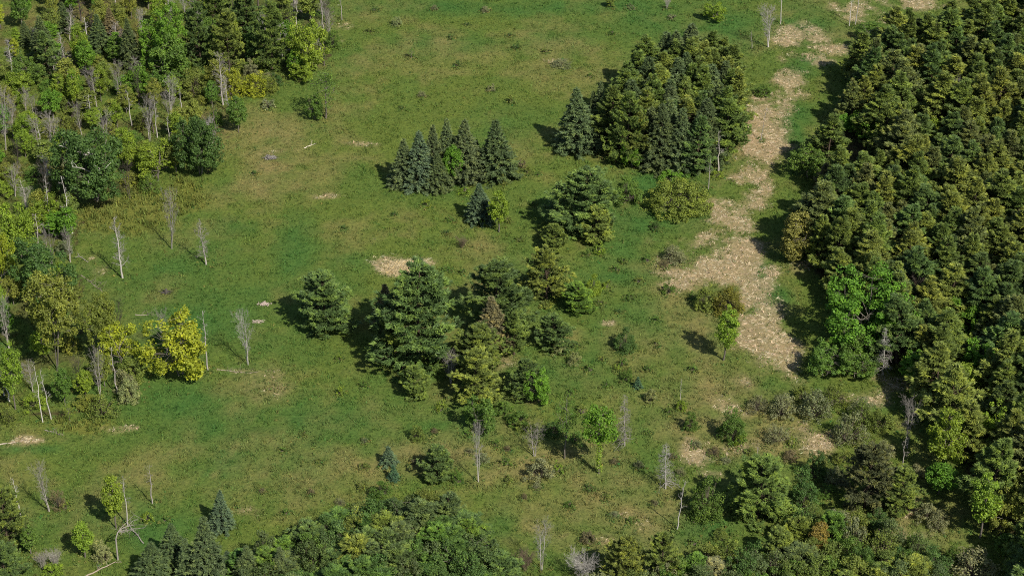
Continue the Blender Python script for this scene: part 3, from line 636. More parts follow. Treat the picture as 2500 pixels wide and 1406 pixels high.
 ('shrub',2262,1268,1228,70,'grey','grey bush at the right foot of the green pine'),
 ('shrub_tall',2325,1372,1328,46,'mid','round green bush before the big grey willow at lower right'),
 ('shrub_thin',2370,1405,1336,130,'grey','big grey-green willow bush, lowest right corner'),
 ('shrub',1800,1090,1062,30,'lime','lime bush tucked under the leafy bush with bright top'),
 ('pine_wide',1525,1425,1308,112,'pine_y','yellow-green pine at the bottom edge left of the lower right thicket'),
 ('pine_wide',1615,1422,1300,98,'pine','green pine at the bottom edge right of the yellow-green pine'),
 # lower left
 ('spruce',541,1290,1196,56,'spruce_b','blue-green spire spruce standing clear above the lower thicket'),
 ('spruce',428,1382,1276,80,'spruce_dk','dark grey spruce left of the tall grey spruce, lower edge'),
 ('spruce',372,1418,1322,92,'spruce_dk','lowest dark spruce at left end of the lower thicket'),
 ('spruce',506,1425,1262,100,'spruce','tall grey spruce with pale bare trunk, lower edge'),
 ('spruce',468,1415,1310,70,'spruce','grey spruce between the dark grey spruce and tall grey spruce'),
 ('spruce',610,1425,1330,80,'spruce_dk','grey-green spruce at the bottom edge right of the tall grey spruce'),
 ('spruce',690,1430,1335,70,'spruce','pointed spruce at the bottom edge inside the lower thicket'),
 ('spruce_small',560,1400,1345,50,'spruce_b','small blue-grey spruce right of the tall grey spruce'),
 ('leafy_slim',284,1288,1160,54,'lime','lime tree with leaning stem casting a round shadow, lower left'),
 ('leafy_slim',208,1360,1274,54,'lime','small lime tree left of the broken dead tree'),
 ('shrub_tall',254,1366,1318,52,'pale','pale green bush beside the small lime tree'),
 ('leafy_slim',76,1352,1284,44,'mid','thin young tree at the lower left corner'),
 ('pine_wide',20,1335,1188,120,'pine','green pine cut by the left edge, lower left corner'),
 ('pine_wide',15,1425,1330,110,'pine_b','second green pine at the very lower left corner'),
 ('shrub_thin',142,1238,1190,48,'brown','brown dry bush at the foot of a bare tree, lower left'),
 ('shrub_mini',160,1240,1222,30,'lime','tiny lime bush at the brown dry bush'),
 ('shrub_mini',362,1270,1248,34,'lime','tiny lime bush in the grass left of the spire spruce'),
 ('shrub_mini',406,1272,1260,24,'mid','tiny green bush left of the spire spruce'),
 ('shrub',130,1400,1376,60,'lime','lime bush at the bottom edge, lower left'),
 ('shrub_tall',928,1214,1170,58,'mid','dark round bush at the top corner of the lower thicket'),
 ('shrub_tall',1040,1238,1190,70,'olive','olive bush at the top of the lower thicket'),
 ('shrub_mini',1440,1195,1182,30,'dark','tiny dark bush in dry grass below the ball-crowned tree'),
 ('shrub',1435,1320,1300,44,'brown','small brown bush in dry grass above the lower edge'),
]
BARE = [
 ('bare_spire',299,678,528,48,'silver','pale bare tree leaning left, first of the trio in the left meadow'),
 ('bare_vase',419,606,456,54,'bare','bare twiggy tree, tallest of the trio in the left meadow'),
 ('bare_spire',504,646,538,46,'bare','small bare tree, right one of the trio in the left meadow'),
 ('bare_vase',605,890,757,58,'silver','white forked bare tree alone in the middle left meadow'),
 ('bare_pole',507,903,752,34,'silver','thin white pole tree beside the yellow maple'),
 ('bare_pole',177,570,428,34,'silver','thin bare pole tree at the left wood edge'),
 ('bare_vase',172,640,555,40,'bare','forked grey snag at the left wood edge below the pole tree'),
 ('bare_vase',120,1245,1108,52,'bare','twiggy bare tree over the brown dry bush, lower left'),
 ('bare_pole',52,1262,1162,30,'silver','thin white bare tree near the lower left pine'),
 ('bare_pole',372,1231,1138,30,'bare','faint thin bare tree in the lower left meadow'),
 ('bare_vase',1168,1174,1028,34,'silver','double white snag in the lower middle meadow'),
 ('bare_cone',1525,1088,960,62,'bare','grey bare conifer right of the ball-crowned tree'),
 ('bare_cone',1625,1192,1080,74,'silver','silvery bare conifer with fine spreading twigs, lower right'),
 ('bare_pole',1653,1290,1168,30,'silver','white pole tree with long thin shadow, lower right'),
 ('bare_vase',1322,1388,1264,52,'silver','forked pale dead tree at the lower edge'),
 ('bare_vase',1305,1112,1036,60,'bare','tangled grey snag left of the thin half-bare tree'),
 ('bare_bush',1283,1392,1340,62,'brown','pinkish bare bush beside the forked pale dead tree'),
 ('bare_bush',1418,1412,1348,92,'silver','spreading white dead bush at the bottom edge'),
 ('bare_bush',1127,605,574,40,'brown','grey-brown dead bush alone above the straw mound'),
 ('bare_vase',1875,114,8,52,'silver','white branching bare tree at the upper end of the straw track'),
 ('bare_pole',1905,58,-40,26,'silver','thin bare tree behind the white branching bare tree'),
 ('bare_pole',1836,120,74,16,'bare','short bare stem left of the white branching bare tree'),
 ('bare_pole',2073,63,-40,20,'silver','left one of two thin bare poles by the upper straw patch'),
 ('bare_pole',2088,60,-40,20,'silver','right one of two thin bare poles by the upper straw patch'),
 ('bare_pole',1857,343,262,18,'bare','thin bare stem on the straw track with a line shadow'),
 ('bare_pole',1754,418,318,40,'bare','crossed dead snag at the right foot of the big clump'),
 ('bare_pole',1729,460,385,22,'bare','short dead stem below the crossed dead snag'),
 ('bare_pole',835,50,-40,20,'bare','bare pole at the top edge where wood meets meadow'),
 ('bare_vase',808,100,16,44,'bare','grey twiggy tree at the corner of the upper left wood'),
 ('bare_spire',545,255,126,50,'bare','dead grey conifer skeleton in the middle of the left wood'),
 ('bare_pole',1660,985,925,16,'bare','thin bare stem above the lime bush, lower right meadow'),
 ('bare_pole',1848,1130,1085,14,'bare','short grey stump stem behind the broad layered pine'),
 ('bare_bush',1628,22,-4,20,'bare','tiny bare bush at the top edge above the big clump'),
 ('bare_pole',105,1031,890,28,'silver','left one of two straight pale trunks at the lower left wood corner'),
 ('bare_pole',125,1024,895,30,'silver','right one of two straight pale trunks at the lower left wood corner'),
 ('bare_cone',2155,915,800,56,'silver','drooping silver dead conifer beside the vivid green maple'),
 ('bare_vase',2215,1095,960,60,'bare','bare grey tree at the dark edge of the right wood'),
 ('bare_pole',2200,1150,1060,30,'bare','thin dead stem in the shade below the bare grey tree'),
 ('bare_vase',1100,935,855,60,'bare','dead grey branches between the two front central pines'),
]
LEFT = [
 ('leafy_big',235,490,285,190,'dark','big dark green poplar with white limbs in the left wood'),
 ('leafy_big',490,425,262,128,'dark','dark green broad tree at the meadow edge of the left wood'),
 ('leafy_round',385,440,345,115,'lime','yellow-green bushy tree between the big poplar and dark broad tree'),
 ('leafy_big',112,745,580,165,'dark','dark green dome tree at the left edge, halfway down'),
 ('leafy_stem',138,905,676,165,'autumn','tall tree with orange-brown top and pale trunks at left'),
 ('leafy_stem',255,885,712,95,'autumn','olive-yellow tree right of the orange-topped tree'),
 ('leafy_round',300,900,790,100,'yellow','yellow bushy tree in front of the olive-yellow tree'),
 ('leafy_round',442,915,772,172,'yellow','bright yellow maple at the tip of the left wood'),
 ('leafy_slim',38,1000,836,54,'lime','narrow yellow-green tree at the left edge'),
 ('leafy_round',50,640,488,92,'lime','yellow-green tree above the dark dome tree at left'),
 ('leafy_round',12,700,560,70,'yellow','yellow tree cut by the left edge'),
 ('leafy_round',120,560,470,70,'lime','lime tree left of the thin bare pole tree'),
 ('shrub_tall',315,978,924,58,'pale','pale round bush at the lower tip of the left wood'),
 ('shrub_thin',250,1010,960,90,'olive','olive bush mass left of the pale round bush'),
 ('leafy',210,972,904,52,'lime','small lime tree left of the pale round bush'),
 ('sparse',171,1028,984,28,'lime','tiny lime tree in front of the small lime tree'),
 ('shrub_tall',320,925,870,76,'olive','olive bush between yellow trees and the bright yellow maple'),
 ('shrub_thin',22,1032,985,50,'olive','dark low bush at the left edge above the dry ditch'),
 ('leafy',583,322,232,66,'mid','young green tree with short stem at the meadow edge of the left wood'),
 ('leafy',198,178,54,56,'lime','bright green crown above its twin in the upper left wood'),
 ('leafy',215,190,98,70,'bright','bright green tree, lower one of the twin pair in the upper left wood'),
 ('leafy_big',402,170,8,120,'bright','big bright green tree in the upper left wood'),
 ('leafy_round',410,205,90,118,'mid','full green tree in front of the big bright green tree'),
 ('leafy_slim',287,142,78,34,'bright','slim bright green tree between grey spruces, upper left'),
 ('leafy',247,248,156,56,'lime','lime tree with clear stem in the left wood'),
 ('leafy_slim',188,275,166,36,'lime','slim lime tree with clear stem in the left wood'),
 ('leafy',148,262,178,50,'lime','yellow-green tree beside the slim lime tree'),
 ('leafy',130,292,214,66,'bright','bright green tree below the yellow-green tree, left wood'),
 ('leafy_round',66,218,128,88,'mid','dark and light green tree near the left edge, upper left'),
 ('leafy_round',50,240,176,78,'lime','lime bushy tree in front of the dark and light green tree'),
 ('leafy',72,330,270,56,'lime','small lime tree near the left edge'),
 ('leafy',63,385,318,58,'lime','lime tree below the small lime tree near the left edge'),
 ('leafy_slim',38,148,94,28,'yellow','tiny yellow tree with stem in upper left clearing'),
 ('leafy_slim',40,118,66,22,'lime','tiny lime tree behind the tiny yellow tree'),
 ('leafy',55,72,-14,54,'mid','green tree at the top left corner'),
 ('leafy_slim',2,70,10,30,'yellow','yellow sapling cut by the left edge at top left'),
 ('leafy_round',340,238,160,72,'bright','bright green low tree in the middle of the left wood'),
 ('leafy_round',372,235,165,56,'mid','green tree touching the bright green low tree'),
 ('leafy',288,312,244,48,'lime','lime tree in front of bare trunks, left wood'),
 ('leafy',230,318,262,50,'lime','lime tree behind the big poplar'),
 ('leafy',436,345,270,50,'lime','light green tree behind the dark broad tree'),
 ('shrub_tall',480,235,168,90,'olive','olive bush left of the dead conifer skeleton'),
 ('shrub_tall',572,232,165,60,'yellow','yellow bush right of the dead conifer skeleton'),
 ('shrub_tall',620,228,172,70,'yellow','yellow bush in the middle of the yellow bush row'),
 ('shrub_tall',655,222,180,54,'autumn','olive-yellow bush at the right end of the yellow bush row'),
 ('leafy_round',752,180,30,104,'lime','big yellow-green tree at the right corner of the upper left wood'),
 ('leafy',720,188,120,50,'bright','bright green tree left of the big yellow-green corner tree'),
 ('leafy_round',740,200,150,64,'lime','lime bush at the foot of the big yellow-green corner tree'),
 ('shrub_tall',815,118,72,36,'mid','dark green bush right of the big yellow-green corner tree'),
 ('pine_wide',492,160,2,80,'pine_dk','dark layered pine right of the big bright green tree'),
 ('pine_wide',560,168,20,92,'pine_y','yellow layered pine in the upper left wood'),
 ('pine_wide',665,168,2,88,'pine','green layered pine left of the big yellow-green corner tree'),
 ('leafy_round',622,150,50,62,'dark','dark green broadleaf tree between two layered pines'),
 ('pine_wide',605,95,-40,84,'pine_dk','dark pine behind the yellow layered pine'),
 ('pine_wide',530,75,-60,84,'pine','pine at the top edge behind the dark layered pine'),
 ('pine',690,90,-60,70,'pine','pine at the top edge behind the green layered pine'),
 ('spruce',112,150,38,66,'spruce_dk','dark grey spruce near the top left, first of the spruce row'),
 ('pine',122,185,72,78,'pine_b','dark green pine in front of the first dark grey spruce'),
 ('spruce',158,75,2,50,'spruce_dk','dark spruce at the top edge, upper left'),
 ('spruce',245,125,34,56,'spruce_dk','brown-grey spruce in the middle of the upper left spruce row'),
 ('spruce',322,168,42,52,'spruce_dk','brown-grey spruce left of the big bright green tree'),
 ('spruce',66,110,50,44,'spruce_dk','small brown-grey spruce near the top left corner'),
 ('spruce',272,100,20,50,'brown','brownish spruce behind the middle brown-grey spruce'),
 ('bare_vase',298,252,148,44,'bare','leafless grey trees in the middle of the left wood, upper one'),
 ('bare_pole',322,306,215,30,'silver','thin pale trunk below the upper leafless grey tree'),
 ('bare_vase',365,345,228,50,'silver','leafless pale trunks in front of the dark broad tree'),
 ('bare_pole',384,335,240,30,'silver','thin pale trunk right of the leafless pale trunks'),
 ('bare_vase',418,278,182,42,'silver','pale forked tree in the left wood'),
 ('bare_pole',443,272,212,26,'silver','short pale trunk right of the pale forked tree'),
 ('bare_pole',413,352,284,26,'silver','short pale trunk above the yellow-green bushy tree'),
 ('bare_spire',170,192,116,40,'bare','grey leafless tree beside the bright green twin pair'),
 ('bare_spire',135,190,135,34,'bare','grey leafless tree in front of the dark green pine'),
 ('bare_vase',63,274,212,34,'bare','small leafless tree near the left edge'),
 ('bare_vase',14,368,208,46,'bare','tall leafless tree at the left edge, upper part'),
 ('bare_vase',32,335,225,40,'bare','second leafless tree at the left edge, upper part'),
 ('bare_vase',138,352,282,40,'bare','leafless tree left behind the big poplar'),
 ('bare_pole',105,385,300,30,'silver','thin leafless stem left of the big poplar'),
 ('bare_vase',118,520,385,46,'dark','dark twiggy tree left of the big poplar'),
 ('bare_vase',38,480,400,50,'bare','leafless tree at the left edge below the lime trees'),
 ('bare_pole',125,560,430,30,'silver','pale trunk left of the lime tree at the wood edge'),
 ('bare_vase',22,850,716,50,'bare','grey leafless tree left of the orange-topped tree'),
 ('bare_pole',10,965,830,34,'silver','pale leafless trunk at the left edge, lower part'),
 ('bare_vase',245,968,845,48,'bare','leafless pale trunks under the olive-yellow tree'),
 ('bare_pole',286,960,850,30,'bare','thin trunk right of the leafless pale trunks'),
 ('bare_vase',410,870,752,44,'bare','bare twigs rising above the bright yellow maple, left'),
 ('bare_vase',455,870,762,44,'bare','bare twigs rising above the bright yellow maple, right'),
 ('bare_vase',295,840,722,40,'dark','twiggy leafless tree right of the olive-yellow tree'),
]
RIGHT = [
 ('leafy_big',2100,850,660,188,'bright','large vivid green maple at the edge of the right wood'),
 ('leafy_round',2075,885,800,90,'mid','green undergrowth tree below the large vivid maple'),
 ('cedar',1935,640,516,66,'cedar','ochre cedar column at the wood edge beside the straw track'),
 ('leafy_round',2013,918,830,92,'mid','round green tree at the lower wood edge by the track end'),
 ('leafy_round',2090,922,850,82,'mid','leafy green tree right of the round green tree'),
 ('leafy_slim',2225,945,858,64,'bright','bright green small tree in the shade right of the dead conifer'),
 ('leafy_round',2345,815,720,112,'bright','bright green crown inside the right wood'),
 ('leafy_round',2385,925,830,84,'bright','bright green tree in the lower right wood'),
 ('leafy',2350,975,890,80,'lime','lime tree in front of the bright lower right wood tree'),
 ('leafy',2302,1150,992,92,'lime','tall lime tree at the lower edge of the right wood'),
 ('leafy',2290,1205,1130,80,'bright','bright low boughs below the tall lime tree'),
 ('leafy_round',2408,1100,975,100,'lime','lime tree right of the tall lime tree'),
 ('leafy_slim',2392,1312,1150,64,'lime','narrow lime tree on the lower right wood edge'),
 ('leafy',2452,1370,1300,60,'mid','green tree at the lowest right wood edge'),
 ('leafy_slim',2478,1250,1150,50,'olive','olive leafy tree at the right edge, low'),
 ('leafy_round',2440,1300,1190,80,'autumn','yellow-brown leafy tree at the lower right wood edge'),
 ('leafy_round',1975,435,345,86,'mid','green leafy tree at the wood edge above the ochre cedar'),
 ('leafy_round',2110,345,270,70,'bright','bright green tree in the upper right wood, near the track'),
 ('leafy',2060,330,275,50,'bright','bright green tree at the upper wood edge'),
 ('leafy',2235,270,200,60,'mid','green broadleaf crown in the upper right wood'),
 ('leafy_round',2125,95,55,60,'mid','green bush tree at the top corner of the right wood'),
 ('pine',2080,190,122,34,'rust','rust-brown dying pine at the upper edge of the right wood'),
 ('pine',2010,470,396,52,'brown','brownish pine at the wood edge beside the green leafy tree'),
 ('pine',2030,455,385,40,'brown','second brownish pine behind the wood edge'),
 ('leafy',2275,345,285,50,'lime','lime crown deep in the upper right wood'),
 ('bare_vase',2340,290,180,50,'bare','leafless grey tree showing in a gap of the upper right wood'),
 ('bare_vase',2320,330,255,60,'dark','dark leafless tree in a gap of the right wood'),
 ('bare_vase',2215,790,665,60,'dark','dark leafless tree behind the large vivid maple'),
 ('bare_vase',2465,570,490,40,'bare','leafless twigs near the right edge, middle'),
 ('bare_vase',2455,700,625,50,'bare','leafless grey tree near the right edge below the middle'),
 ('bare_vase',2280,870,800,50,'bare','leafless grey tree in the shade right of the vivid maple'),
 ('bare_vase',2225,570,530,50,'bare','grey twigs between pines in the middle of the right wood'),
]
for row in MEADOW: plant(*row)
for k, u, v, vt, w, bark, lab in BARE: plant(k, u, v, vt, w, None, lab, bark=bark)
for tab in (LEFT, RIGHT):
    for k, u, v, vt, w, c, lab in tab:
        if k.startswith('bare'): plant(k, u, v, vt, w, None, lab, bark=c)
        else: plant(k, u, v, vt, w*(1.14 if tab is RIGHT and k != 'pine' else 1), c, lab)

# ---- low bushes dotted over the rough lower meadow
SMALL = [(690,1100,20,'mid'),(742,1060,16,'olive'),(760,1205,22,'brown'),(830,1230,26,'grey'),(880,1195,24,'olive'),(640,1200,18,'brown'),(700,1255,22,'mid'),(575,1235,18,'olive'),(1010,1130,20,'brown'),(1150,1105,26,'grey'),(1210,1090,22,'mid'),
 (1240,1100,18,'brown'),(1235,1135,30,'mid'),(1180,1125,34,'grey'),(1240,1175,24,'olive'),(1280,1215,20,'brown'),(1310,1190,24,'grey'),(1390,1235,26,'mid'),(1230,1010,46,'mid'),(1260,1035,60,'mid'),(1275,1052,40,'olive'),(1350,1060,44,'dark'),(1410,1075,30,'mid'),
 (1500,1130,22,'brown'),(1560,1140,24,'grey'),(1600,1230,22,'brown'),(1500,1260,26,'grey'),(1540,1275,22,'mid'),(1480,1215,20,'olive'),(1580,1060,18,'mid'),(1640,1120,22,'brown'),(1700,1090,26,'grey'),(1745,1110,30,'brown'),(1770,1130,26,'grey'),(1830,1110,24,'olive'),
 (1420,1010,36,'olive'),(1395,960,20,'mid'),(1440,905,24,'mid'),(1470,880,20,'olive'),(1480,945,22,'mid'),(1580,905,20,'mid'),(1600,840,22,'olive'),(1690,905,24,'mid'),(1600,780,22,'mid'),(1560,690,26,'olive'),(1580,640,22,'mid'),(1480,700,28,'lime'),(1520,640,20,'mid'),
 (1300,640,22,'mid'),(1270,590,24,'olive'),(1100,540,20,'mid'),(1090,570,18,'dark'),(1040,505,26,'lime'),(840,560,16,'dark'),(962,525,16,'dark'),(1240,540,20,'olive'),(1300,500,18,'mid'),(1060,25,18,'grey'),(1185,28,22,'grey'),(1245,90,14,'dark'),(1260,122,18,'dark'),(1330,128,22,'olive'),(1440,190,18,'mid'),(1250,250,26,'olive'),
 (1030,235,22,'grey'),(980,265,14,'dark'),(1100,95,14,'dark'),(1140,62,14,'dark'),(905,80,20,'olive'),(620,425,14,'dark'),(890,1080,18,'grey'),(780,1130,20,'olive'),(1060,1055,18,'brown'),(1140,1060,22,'mid'),(1660,640,30,'grey'),(1690,730,24,'mid'),(1620,650,24,'brown'),(2110,1140,60,'olive'),(2150,1120,70,'grey'),
 (2180,1180,60,'grey'),(2050,1130,50,'olive'),(2010,1210,50,'mid'),(2040,1180,60,'grey'),(2100,1010,60,'grey'),(2150,1040,70,'olive'),(1960,975,50,'olive'),(1930,1120,40,'brown'),(2240,1160,50,'grey'),(2290,1290,60,'grey'),(2230,1340,50,'mid'),(1660,1160,26,'grey'),(1690,1330,30,'mid'),(1760,1320,44,'olive'),(1620,1340,30,'brown')]
WORDS = dict(mid='green', olive='olive', dark='dark green', grey='grey twiggy', brown='dry brown', lime='lime')
SMALL_THINGS = []
for u, v, w, c in SMALL:
    big = w > 38; k = 'shrub_thin' if c in ('grey', 'brown') else 'shrub' if big else 'shrub_mini'; X, Y = spot(u, v); ww = w*1.15/px_per_m(X, Y)
    e = plant_at(k, X, Y, ww*RND.uniform(.5, .8), ww, c, '', 'low bushes of the rough meadow'); SMALL_THINGS.append((e, WORDS[c]+(' bush' if big else ' little bush')))

# ---- filling the woods and thickets between the single trees
def scatter(pl, dmin, tries, seed, clear=.5, extra=None):
    rg = random.Random(seed); xs = [p[0] for p in pl]; ys = [p[1] for p in pl]; got = []
    for _ in range(tries):
        x, y = rg.uniform(min(xs), max(xs)), rg.uniform(min(ys), max(ys))
        if not in_poly(pl, np.array(x), np.array(y)): continue
        d = dmin*(.62+.7*rg.random())
        if any((x-a)**2+(y-b)**2 < d*d for a, b in got): continue
        if any((x-a)**2+(y-b)**2 < (clear*w*.5+dmin*.25)**2 for a, b, w in PLANTED[:EXIST]): continue
        got.append((x, y))
    return got
def pix(X, Y):
    dp = Y*CP+CAM_H*SP; return 1250+FPX*X/dp, 703-FPX*(Y*SP-CAM_H*CP)/dp
EXIST = len(PLANTED); RG = random.Random(21)
ORD = ['nearest', 'second', 'third', 'fourth', 'fifth', 'sixth', 'seventh', 'eighth', 'ninth', 'tenth', 'eleventh', 'twelfth', 'thirteenth', 'fourteenth', 'fifteenth', 'sixteenth', 'seventeenth', 'eighteenth', 'nineteenth', 'twentieth']+['twenty-'+w for w in ('first', 'second', 'third', 'fourth', 'fifth', 'sixth', 'seventh', 'eighth', 'ninth')]
def name_by_landmark(items, marks):
    """items: (thing, look); each is named by its rank on one side of the closest landmark"""
    bins = {}
    for e, look in items:
        u, v = pix(e.location.x, e.location.y)
        nm, mu, mv = min(marks, key=lambda m: (m[1]-u)**2+((m[2]-v)*1.5)**2)
        du, dv = u-mu, (v-mv)*1.4
        side = ('right of' if du > 0 else 'left of') if abs(du) > abs(dv) else ('below' if dv > 0 else 'above')
        bins.setdefault((look.split(' ', 1)[1], nm, side), []).append((du*du+dv*dv, look, e))
    for (kind, nm, side), L in bins.items():
        for k, (d, look, e) in enumerate(sorted(L, key=lambda t: t[0])):
            e['label'] = f'{look}, {ORD[min(k, 28)]} {"one " if k else ""}{side} the {nm}'
ALL_MARKS = [('lone wide pine', 795, 800), ('largest central pine', 1010, 868), ('double white snag', 1168, 1174), ('ball-crowned tree', 1462, 1155), ('silvery bare conifer', 1625, 1192), ('broad layered pine', 1850, 1258), ('spire spruce', 541, 1290), ('small blue-grey spruce', 950, 1134),
 ('dark green round bush', 1525, 852), ('narrow lime tree', 1766, 878), ('spreading pine', 1415, 560), ('blue-green fir', 1172, 538), ('straw heap', 985, 656), ('pale flowering bush', 969, 62), ('lone brownish spruce', 1211, 432), ('greyish pine', 2110, 1240), ('grey brush heap', 662, 386),
 ('thin half-bare tree', 1379, 1118), ('white pole tree', 1653, 1290), ('stout pine bush', 1355, 848), ('whitish dead-looking bush', 1370, 160), ('grey thorny bush', 1898, 1078), ('green pine bush', 1412, 758)]
name_by_landmark(SMALL_THINGS, ALL_MARKS)
TONE = dict(pine='green', pine_y='yellow-green', pine_b='deep-green', pine_dk='dark-green', spruce='grey-green', spruce_dk='dark-grey', olive='olive', mid='green', lime='lime', bright='bright-green', autumn='yellow-olive', grey='grey-green', dark='dark-green')
tone = lambda c: TONE[c] if isinstance(c, str) else 'dull-green'
edge = np.array(WOOD[:22]); items = []
for x, y in scatter(WOOD, 2.75, 14000, 1):
    u, v = pix(x, y)
    if any(abs(u-r[1]) < .42*r[4] and 0 < v-r[2] < 135 for r in RIGHT if not r[0].startswith('bare') and r[5] not in ('brown', 'rust')): continue
    d = np.sqrt(((edge-np.array([x, y]))**2).sum(1)).min()
    if u > 2545 or v > 1570 or v < 45: continue
    col = RG.choice(['pine', 'pine', 'pine', 'pine_y', 'pine_y', 'pine_b', 'pine_dk', (.140,.175,.058)])
    h = RG.triangular(5.6, 9.8, 7.8)*(.95 if d < 3 else 1)
    e = plant_at('pine', x, y, h, h*RG.uniform(.58, .80), col, 'pine', 'pines of the dense right wood'); items.append((e, tone(col)+' pine'))
name_by_landmark(items, [('large vivid green maple', 2100, 850), ('bright crown inside the right wood', 2345, 815), ('tall lime tree at the wood edge', 2302, 1150), ('narrow lime tree on the lower right edge', 2392, 1312),
 ('ochre cedar column', 1935, 640), ('green leafy tree at the wood edge', 1975, 435), ('rust-brown dying pine', 2080, 190), ('bright green tree in the upper right wood', 2110, 345), ('leafless tree in the upper wood gap', 2340, 290),
 ('leafless twigs at middle right edge', 2465, 570), ('grey twigs in the wood middle', 2225, 570), ('top right corner', 2480, 60), ('lime tree in the lower right wood', 2350, 975), ('bottom right corner', 2490, 1440), ('leafless tree near the right edge', 2455, 700)])
items = []
for i, (x, y) in enumerate(scatter(CLUMP, 2.5, 4000, 2)):
    k = RG.choice(['pine', 'pine', 'pine', 'spruce']); col = RG.choice(['pine', 'pine_y', 'pine_b', 'pine']) if k == 'pine' else RG.choice(['spruce', 'spruce_dk'])
    e = plant_at(k, x, y, RG.uniform(6.4, 8.6), RG.uniform(4.4, 5.8), col, k, 'evergreens inside the big clump'); items.append((e, tone(col)+' '+k+' inside the big clump'))
name_by_landmark(items, [('left front corner pine', 1530, 395), ('right front corner spruce', 1702, 402), ('wide yellowish flank pine', 1768, 255), ('clump top', 1690, 130)])
items = []
LM_LEFT = [('big dark poplar', 235, 490), ('dark broad edge tree', 490, 425), ('dark dome tree', 112, 745), ('orange-topped tree', 138, 905), ('big bright green tree', 402, 170), ('twin bright green pair', 208, 185), ('big yellow-green corner tree', 752, 180),
 ('yellow layered pine', 560, 168), ('top left corner', 40, 20), ('pale round bush', 315, 978), ('tall leafless left-edge tree', 14, 368), ('lime tree with clear stem', 247, 248), ('dead conifer skeleton', 545, 255)]
for x, y in scatter(LEFTWOOD, 2.7, 6000, 3, .6):
    u, v = pix(x, y); r = RG.random()
    if u < -40 or v < -10 or (v < 170 and u < 60) or v > 1020: continue
    if r < .34:
        col = RG.choice(['lime', 'mid', 'bright', 'olive', 'autumn']); e = plant_at(RG.choice(['leafy', 'leafy_slim', 'leafy']), x, y, RG.uniform(2.8, 5), RG.uniform(2, 3.2), col, '', 'young leafy trees of the left wood'); items.append((e, tone(col)+' young tree'))
    elif r < .68: e = plant_at(RG.choice(['bare_vase', 'bare_vase', 'bare_pole', 'bare_spire']), x, y, RG.uniform(3.5, 6), RG.uniform(1.4, 2.4), None, '', 'leafless trees of the left wood', bark=RG.choice(['bare', 'silver', 'dark'])); items.append((e, 'thin leafless tree'))
    else:
        col = RG.choice(['olive', 'mid', 'lime', 'autumn', 'grey']); e = plant_at(RG.choice(['shrub', 'shrub_tall', 'shrub_thin', 'shrub']), x, y, RG.uniform(1.0, 2.6), RG.uniform(1.8, 3.2), col, '', 'undergrowth bushes of the left wood'); items.append((e, tone(col)+' undergrowth bush'))
name_by_landmark(items, LM_LEFT)
items = []
THICK = poly([(590,1395),(680,1370),(800,1330),(860,1300),(950,1272),(1060,1262),(1130,1285),(1150,1350),(1200,1395),(1250,1440),(1250,1520),(560,1520),(560,1420)])
for x, y in scatter(THICK, 2.1, 4000, 4, .3):
    k = RG.choice(['shrub_tall', 'shrub_tall', 'leafy_round', 'pine_small', 'pine_small', 'pine_small']); col = RG.choice(['dark', 'mid', 'dark', 'olive', 'pine_b', 'pine_dk', (.105,.150,.055)])
    e = plant_at(k, x, y, RG.uniform(2.6, 4.4), RG.uniform(3, 4.4), col, '', 'bushes of the lower thicket'); items.append((e, tone(col)+{'p': ' small pine', 'l': ' leafy tree', 's': ' bush'}[k[0]]+' in the lower thicket'))
THICK2 = poly([(1440,1460),(1560,1440),(1640,1385),(1740,1365),(1850,1375),(1930,1330),(1980,1285),(2060,1275),(2140,1290),(2200,1350),(2290,1390),(2330,1540),(1400,1540)])
for x, y in scatter(THICK2, 2.1, 4000, 5, .3):
    k = RG.choice(['shrub_tall', 'shrub_tall', 'pine_small', 'shrub', 'shrub_thin']); col = RG.choice(['dark', 'mid', 'olive', 'pine', 'grey', (.115,.165,.06)])
    e = plant_at(k, x, y, RG.uniform(2.4, 4.2), RG.uniform(2.8, 4.2), col, '', 'bushes of the lower right thicket'); items.append((e, tone(col)+{'p': ' small pine', 's': ' bush'}[k[0]]+' low right'))
name_by_landmark(items, [('spire spruce', 541, 1290), ('tall grey spruce', 506, 1425), ('dark round corner bush', 928, 1214), ('olive top bush', 1040, 1238), ('pinkish bare bush', 1283, 1392), ('spreading white dead bush', 1418, 1412),
 ('broad layered pine', 1850, 1258), ('golden-orange cedar', 1997, 1362), ('round willow-side bush', 2325, 1372), ('bottom edge centre', 800, 1440), ('big bush left of the pine', 1722, 1258)])

